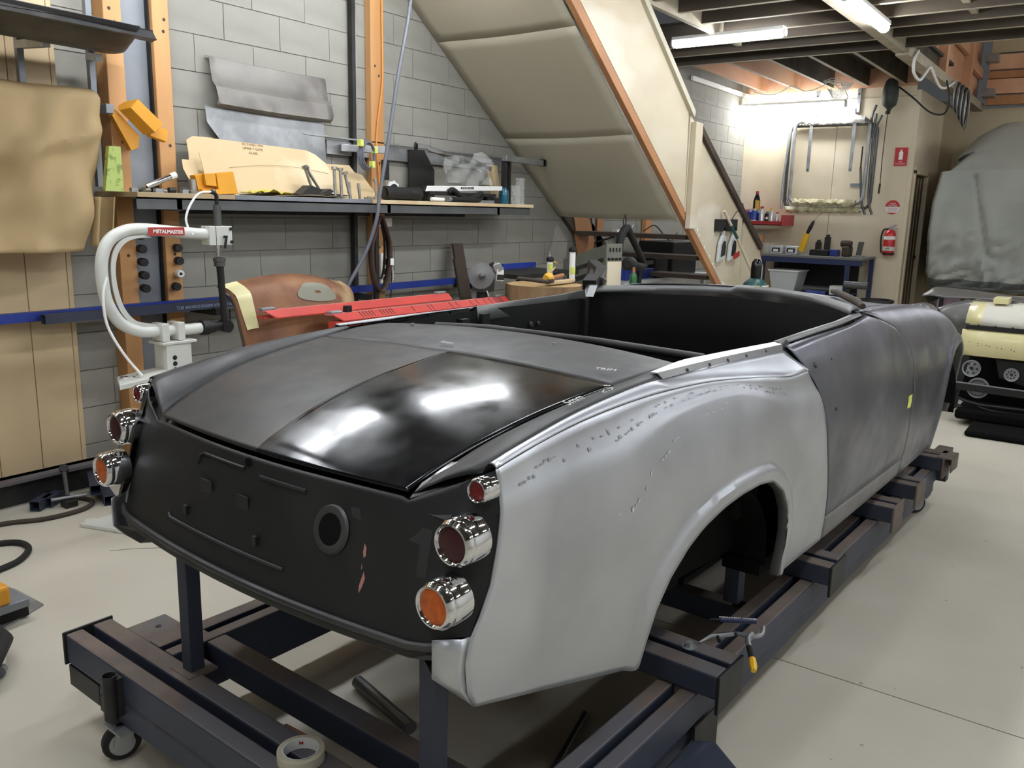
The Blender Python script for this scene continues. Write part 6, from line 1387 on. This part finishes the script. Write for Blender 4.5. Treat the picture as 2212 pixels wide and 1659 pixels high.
single(MB().tube(smoothline([(9.3,-2.48,3.08),(9.12,-2.49,2.98),(9.15,-2.49,2.86),(9.45,-2.49,2.83),(9.7,-2.49,2.93),(9.95,-2.48,3.02),(10.2,-2.49,2.95),(10.5,-2.49,2.9),(10.85,-2.49,2.93),(11.5,-2.48,3.08)], 6), .014, 7), 'white_cable', 'white', (9.4,-2.49,2.83), 'slack white cable looping under the bearer beam', 'cable', smooth=True)
t, b = put('cable_bundle', (11.7,-2.5,2.7), 'bundle of coiled grey cables hung on the bearer above the return wall', 'cable')
for k in range(7): MB().tube([(11.5+.06*k+.17*math.cos(a*PI/10), -2.5-.012*k, 2.92+(.16+.012*k)*math.sin(a*PI/10)-.02*k) for a in range(20)], .008, 6, closed=True).build('loop', 'dark_steel' if k % 2 else 'galv', t, smooth=True)
fin((t, b))
single(MB().tube(smoothline([(10.9,-.2,3.06),(10.9,-.35,2.99),(10.95,-.55,2.985),(10.9,-.75,3.06),(10.9,-.92,2.99),(10.9,-1.1,3.03),(10.9,-1.2,3.1)], 6), .006, 6), 'white_wire', 'white', (10.9,-.6,2.98), 'thin white wire sagging under the joists', 'wire', smooth=True)
t, b = put('wire_tangle', (10.9,-1.3,3.0), 'tangle of white wires above the hanging light', 'wire')
for k in range(6): MB().tube(smoothline([(10.9,-1.1-.03*k,3.08),(10.9,-1.25-.02*k,3.12-.03*k),(10.88,-1.38-.02*k,3.05),(10.9,-1.3,2.97-.02*k),(10.9,-1.18,3.0)], 5), .005, 5).build('loop', 'white', t, smooth=True)
MB().tube(smoothline([(11.0,-1.30,3.08),(11.05,-1.34,3.0),(11.15,-1.36,2.93),(11.2,-1.33,2.89)], 5), .005, 5).build('drop', 'dark_steel', t, smooth=True); fin((t, b))
# yellow air tool hanging
t, b = put('yellow_air_tool', (10.9,-1.1,1.06), 'yellow handled tool hanging on a wire in front of the blue bench', 'tool')
MB().tube([(10.9,-1.04,1.06),(10.9,-1.065,1.15),(10.9,-1.10,1.28)], [.036,.042,.034], 14).build('grip', 'tool_yellow', t, smooth=True); MB().tube([(10.9,-1.10,1.28),(10.9,-1.13,1.35),(10.9,-1.16,1.42),(10.9,-1.17,1.44)], [.02,.026,.02,.01], 12).build('barrel', 'black', t, smooth=True); MB().tube([(10.9,-1.17,1.44),(11.0,-1.19,1.50),(11.2,-1.2,1.56)], .003, 5).build('wire', 'dark_steel', t); fin((t, b))
# bench
t, b = put('blue_bench', (11.0,-1.15,0), 'dark blue steel workbench against the cream wall', 'workbench')
MB().box(10.72,11.38,-1.83,-.58,.985,1.015).build('top', 'bench_top', t, bevel=.004); MB().box(10.72,10.75,-1.83,-.58,.92,.985).build('apron', 'bench_blue', t)
for y in (-.62,-1.66): MB().box(10.73,10.78,y-.025,y+.025,0,.985).build('leg', 'bench_blue', t)
MB().box(11.3,11.35,-1.83,-1.78,0,.985).build('leg', 'bench_blue', t); MB().box(11.3,11.35,-.63,-.58,0,.985).build('leg', 'bench_blue', t)
MB().box(10.78,11.35,-1.66,-.62,.53,.55).build('lower_shelf', 'bench_blue', t); MB().box(11.32,11.34,-1.66,-.62,.2,.98).build('back_sheet', 'black', t); fin((t, b))
t, b = put('timber_post', (11.1,-.42,0), 'brown timber post under the red shelf beside the bench', 'post'); MB().box(11.0,11.08,-.50,-.36,0,1.24).build('post', 'orange_pine', t, bevel=.004); MB().box(10.98,11.09,-.52,-.35,1.25,1.262).build('cap', 'galv', t); fin((t, b))
t, b = put('white_tub', (10.85,-.92,.55), 'translucent white storage tub with rim under the bench', 'tub'); MB().add([(10.8,-.74,.552),(10.8,-1.02,.552),(11.15,-1.02,.552),(11.15,-.74,.552),(10.78,-.70,.80),(10.78,-1.07,.80),(11.17,-1.07,.80),(11.17,-.70,.80)], [(0,1,2,3),(4,7,6,5),(0,4,5,1),(1,5,6,2),(2,6,7,3),(3,7,4,0)]).build('body', 'tub_white', t); MB().box(10.76,11.19,-1.085,-.685,.80,.82).build('rim', 'white', t, bevel=.005); fin((t, b))
items = [('clear_container',(-.60,.10,.13,'clear_plastic'),'clear plastic container at the left end of the bench','container'),('parts_case',(-.74,.16,.10,'tub_white'),'left grey parts case with lid clip on the bench','case'),('parts_case',(-.93,.15,.10,'tub_white'),'right grey parts case with lid clip on the bench','case'),('black_case',(-1.27,.22,.07,'black_rubber'),'low black case in the middle of the bench','case'),('blue_box',(-1.45,.09,.08,'can_blue'),'small dark blue box right of the black case','box')]
for nm, (y, w_, h, m), lab, cat in items:
    t, b = put(nm, (10.9,y,1.015), lab, cat); MB().box(10.85,11.02,y-w_/2,y+w_/2,1.016,1.016+h).build('body', m, t, bevel=.008)
    if nm == 'parts_case': MB().box(10.84,10.85,y-.05,y+.05,1.04,1.09).build('clip', 'dark_steel', t); MB().box(10.836,10.84,y-.03,y+.03,1.045,1.075).build('label', 'white', t)
    fin((t, b))
t, b = put('bench_grinder', (11.0,-1.57,1.016), 'dark brown hooded grinder on the right end of the bench', 'grinder'); MB().box(10.9,11.1,-1.62,-1.53,1.016,1.14).build('body', 'dark_timber', t, bevel=.02); MB().lathe((10.98,-1.50,1.17), (0,-1,0), [(.035,0),(.042,.02),(.042,.10),(.035,.13)], 18).build('hood', 'dark_timber', t, smooth=True); fin((t, b))
t, b = put('steel_block', (11.0,-1.72,1.016), 'leaning grey steel bar on a bright foot at the bench corner', 'block'); MB().prism([(11.0,-1.68,1.03),(11.0,-1.74,1.03),(11.0,-1.76,1.20),(11.0,-1.70,1.20)], (.03,0,0)).build('bar', 'pipe_steel', t); MB().box(10.96,11.05,-1.77,-1.67,1.016,1.035).build('foot', 'galv', t, bevel=.003); fin((t, b))
for k, (y, z, lab) in enumerate(((-1.16,1.20,'dark upright tool left on the bench back'),(-1.27,1.27,'tall thin dark tool with round head on the bench back'))):
    single(MB().box(11.2,11.24,y-.035,y+.035,1.016,z-.03).cyl((11.22,y,z-.03),(11.22,y,z), .025, n=12), 'bench_tool', 'dark_steel', (11.22,y,1.016), lab, 'tool')
for k, (y0, y1, z, lab) in enumerate(((-1.12,-1.45,.60,'left steel tube offcut on the bench shelf'),(-1.68,-1.95,.70,'steel tube offcut sticking out right of the bench'))):
    x = 10.86 if k == 0 else 10.62; t, b = put('steel_offcut', (x,y0,z-.05), lab, 'tube'); MB().lathe((x,y0,z), (0,-1,0), [(.045,0),(.045,y0-y1),(.038,y0-y1),(.038,.01)], 22, cap=False).build('tube', 'pipe_steel', t, smooth=True)
    if k: MB().box(x-.02,x+.02,-1.75,-1.70,0,z-.045).build('stand', 'dark_steel', t)
    fin((t, b))
single(MB().box(10.80,10.95,-1.62,-1.46,.551,.66), 'white_carton', 'white', (10.87,-1.54,.55), 'white carton with papers on the lower bench shelf', 'carton', bevel=.003)
single(MB().box(10.5,10.65,-1.46,-1.25,.0,.60), 'blue_crate', 'bright_blue', (10.57,-1.35,0), 'royal blue crate on the floor in front of the bench', 'crate', bevel=.008)
t, b = put('black_tub', (9.5,-2.2,0), 'black plastic tub with handles beyond the cowl', 'tub'); MB().lathe((9.6,-2.28,0), (0,0,1), [(.14,0),(.165,.60),(.18,.62),(.175,.64),(.155,.64),(.15,.58)], 26, cap=False).build('body', 'black', t, smooth=True); fin((t, b))
# covered vehicle
t, b = put('covered_vehicle', (12.3,-3.5,0), 'tall vehicle on a hoist under a loose grey fabric cover', 'covered vehicle')
prof = [(11.20,.69,0),(11.10,.86,.06),(11.05,1.3,.10),(11.05,1.7,.08),(11.12,2.05,.0),(11.2,2.10,-.02),(11.5,2.3,-.12),(11.85,2.58,-.26),(12.1,2.66,-.32),(13.6,2.66,-.34)]
PF = []
for a, c in zip(prof, prof[1:]):
    n = max(2, int(math.dist(a, c)/.03)); PF += [tuple(a[q]+(c[q]-a[q])*k/n for q in range(3)) for k in range(n)]
PF.append(prof[-1]); G = []
for i, (x, z, ins) in enumerate(PF):
    row = []
    yl = -2.46-( -ins if ins > 0 else -ins)*(-1)*0
    yL = -2.44+ins*.6 if ins > 0 else -2.44+ins*1.1; 
    for j in range(71):
        f = j/70; y = yL+(-4.6-yL)*f; cr_ = max(0, 1-f/.16)
        xx = x+.42*cr_**2.2*(1 if z < 2.3 else .3); zz = z-(.10*cr_**2 if z > 2.05 else 0)
        low_ = max(0, (1.5-z)/.7)
        n = noise.noise(Vector((y*2.4, z*1.1, 2)))*.06+noise.noise(Vector((y*6, z*3.2, 7)))*.045*(.4+low_)+abs(noise.noise(Vector((y*6, z*7+y*3, 3))))*.16*low_
        fold = .05*max(0, 1-abs((y+2.86)+(z-1.9)*-.10+(2.05-z)*.16)/.05)*(1 if .9 < z < 2.02 else 0)
        row.append((xx-n+fold, y, zz+(.03*noise.noise(Vector((y*3,0,1))) if z < .9 else 0)))
    G.append(row)
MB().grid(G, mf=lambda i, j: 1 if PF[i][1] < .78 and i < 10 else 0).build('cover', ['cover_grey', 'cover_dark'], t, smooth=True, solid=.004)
G2 = [[Vector(r[0]), Vector(r[0])+V(.8,.10,0), Vector(r[0])+V(2.2,.12,0)] for r in G[:len(G)-12]]
MB().grid(G2).build('cover_side', 'cover_grey', t, smooth=True, solid=.004)
MB().tube(smoothline([tuple(Vector(G[1][j])+V(-.01,0,-.0)) for j in range(0,71,5)], 3), .014, 6).build('elastic_hem', 'cover_dark', t, smooth=True)
for y in (-2.62,-2.95): MB().box(11.45,11.5,y-.02,y+.02,0,.9).build('hoist_post', 'black', t)
MB().box(11.7,13.4,-4.5,-2.7,.72,.80).build('chassis', 'black', t); MB().cyl((11.5,-3.5,.72),(11.5,-3.3,.72), .05, n=12).build('tail_lamp', 'red_label', t); fin((t, b))
for k, (y, lab) in enumerate(((-2.84,'left pink panel under the covered vehicle'),(-3.14,'middle pink panel under the covered vehicle'),(-3.42,'right pale panel under the covered vehicle'))):
    single(MB().box(11.55,11.6,y+.02,y+.28,0,.66), 'pink_panel', 'pink' if k < 2 else 'dull_cream', (11.57,y+.15,0), lab, 'panel', bevel=.006)
# cream car being stripped
t, b = put('cream_car', (7.3,-4.3,0), 'low cream car nose with dark open engine bay at the right edge', 'car')
yl, yr = -3.47, -5.2
def cy(f): return yl+(yr-yl)*f
G = [[(x+.10*(1-min(1,f*6))**2, cy(f)+0, z-.035*f*0) for f in [k/16 for k in range(17)]] for x, z in ((7.45,.88),(7.25,.875),(7.12,.85),(7.04,.79),(7.01,.735))]
MB().grid(G, mf=lambda i, j: 1 if j >= 1 and i < 4 else 0).build('bonnet_lip', ['cream_paint', 'mask_white'], t, smooth=True, solid=.004)
MB().box(6.99,7.03,yr,yl-.02,.705,.735).build('gasket', 'black_rubber', t)
for k in range(8): MB().cyl((6.99,yl-.1-.11*k,.735),(6.99,yl-.1-.11*k,.745), .006, n=8).build('clip', 'black', t)
G = [[(x, cy(f), z) for f in [k/10 for k in range(11)]] for x, z in ((7.0,.70),(6.985,.68),(6.97,.62),(6.975,.56),(7.0,.515),(7.05,.505))]
MB().grid(G).build('front_panel', 'cream_paint', t, smooth=True, solid=.004)
for y, z in ((-3.53,.615),(-3.585,.61),(-3.585,.595),(-3.64,.60),(-3.66,.595),(-3.71,.59),(-3.74,.587),(-3.8,.585),(-3.82,.575)): MB().cyl((6.972,y,z),(6.966,y,z), .0035, n=8).build('trim_hole', 'black', t)
MB().box(7.3,9.2,yr,yl,.12,.50).build('engine_bay', 'black_matt', t); MB().box(7.3,9.3,yr,yl+.0,.50,.80).build('body_side', 'cream_paint', t, bevel=.03)
MB().bar((6.96,yl+.03,.285),(6.96,yr,.255), .05, .05, (0,0,1)).build('lower_bar', 'black', t); MB().bar((6.95,yl+.03,.312),(6.95,yr,.282), .03, .006, (0,0,1)).build('bar_lip', 'galv', t)
MB().prism([(7.0,yl+.05,.30),(7.0,yl-.02,.50),(7.0,yl-.07,.50),(7.0,yl-.02,.10),(7.0,yl+.06,.08)], (.05,0,0)).build('side_bracket', 'black', t)
for a, b2, z0, z1, r in ((yl+.02,yr,.20,.18,.012),(yl,yr,.13,.10,.016),(yl-.1,-4.2,.16,.12,.01)): MB().tube(smoothline([(7.02,a,z0),(7.0,a-.15,z0-.04),(7.0,a-.4,z0-.045),(7.02,b2,z1)], 5), r, 8).build('steering_rod', 'dark_steel', t, smooth=True)
MB().box(6.55,7.6,-5.0,-3.62,.0,.045).box(6.9,7.6,-4.6,-3.5,.045,.12).build('undertray_and_shade', 'black_matt', t, bevel=.02)  # low black slab: undercarriage plus the dark shade on the floor, put into colour
for y in (-3.6,-5.0): MB().lathe((7.7,y,.17), (0,-1,0), [(.0,0),(.10,0),(.165,.02),(.17,.05),(.165,.12),(0,.14)], 26, cap=False).build('wheel', 'black_rubber', t, smooth=True)
def pulley(y, z, r, n, slots):
    o = MB().lathe((7.02,y,z), (-1,-.05,.05), [(.0,.02),(r*.32,.022),(r*.36,.012),(r*.8,.012),(r*.86,.025),(r,.026),(r,.0)], 30, cap=False).build('pulley', 'galv', t, smooth=True)
    for k in range(n):
        a = 2*PI*k/n; c = Vector((7.0,y+r*slots*math.cos(a),z+r*slots*math.sin(a))); MB().cyl(c-V(.004,0,0), c+V(.012,0,0), r*(.11 if n < 12 else .05), n=8).build('slot', 'black', o)
    MB().cyl((6.998,y,z),(7.01,y,z), r*.26, n=14).build('hub', 'dark_steel', o)
pulley(-3.56,.415,.062,6,.6); pulley(-3.62,.275,.075,18,.72); pulley(-3.82,.40,.048,8,.55)
MB().prism([(7.06,-3.70,.50),(7.06,-3.74,.35),(7.06,-3.92,.30),(7.06,-4.1,.42),(7.06,-4.0,.5)], (.05,0,0)).build('front_cover', 'black', t, bevel=.015); fin((t, b))
t, b = put('grey_front_wing', (7.7,-3.4,.5), 'glossy grey removed front wing laid over the cream car', 'car panel')
G = []
top = smoothline([(7.95,-3.06,.88),(7.9,-3.10,.925),(7.85,-3.20,.935),(7.75,-3.45,.93),(7.6,-3.75,.915),(7.5,-4.2,.90)], 6)
bot = smoothline([(7.8,-3.03,.855),(7.72,-3.12,.87),(7.65,-3.24,.865),(7.58,-3.42,.88),(7.5,-3.62,.885),(7.4,-4.2,.885)], 6)
for k in range(9):
    f = k/8; G.append([(p.lerp(q, f)+V(-.02*math.sin(PI*f),0,.012*math.sin(PI*f))) for p, q in zip(top, bot)])
MB().grid(G).build('upper_skin', 'fender_grey', t, smooth=True, solid=.004)
top = smoothline([(7.44,-3.22,.80),(7.42,-3.32,.845),(7.4,-3.45,.885),(7.4,-3.62,.89),(7.4,-3.8,.90)], 6); bot = smoothline([(7.4,-3.30,.72),(7.35,-3.37,.63),(7.35,-3.44,.615),(7.33,-3.47,.70),(7.35,-3.52,.80)], 6)
bot = resample(bot, len(top)); G = [[(p.lerp(q, k/8)+V(-.04*math.sin(PI*k/8),0,0)) for p, q in zip(top, bot)] for k in range(9)]
MB().grid(G).build('side_skin', 'fender_grey', t, smooth=True, solid=.004)
MB().prism([(7.9,-3.0,.875),(7.9,-3.06,.855),(7.9,-3.10,.90),(7.9,-3.14,.93),(7.9,-3.17,.90),(7.9,-3.14,.83),(7.9,-3.07,.79),(7.9,-3.04,.83)], (.02,0,0)).build('inner_flange', 'black', t)
MB().cyl((7.45,-3.2,.0),(7.5,-3.3,.80), .02, n=10).build('prop', 'black', t); fin((t, b))
single(MB().box(7.2,7.4,-3.72,-3.62,.885,.93), 'cream_block', 'cream_paint', (7.3,-3.67,.885), 'small cream block on the bonnet of the cream car', 'block', bevel=.006)
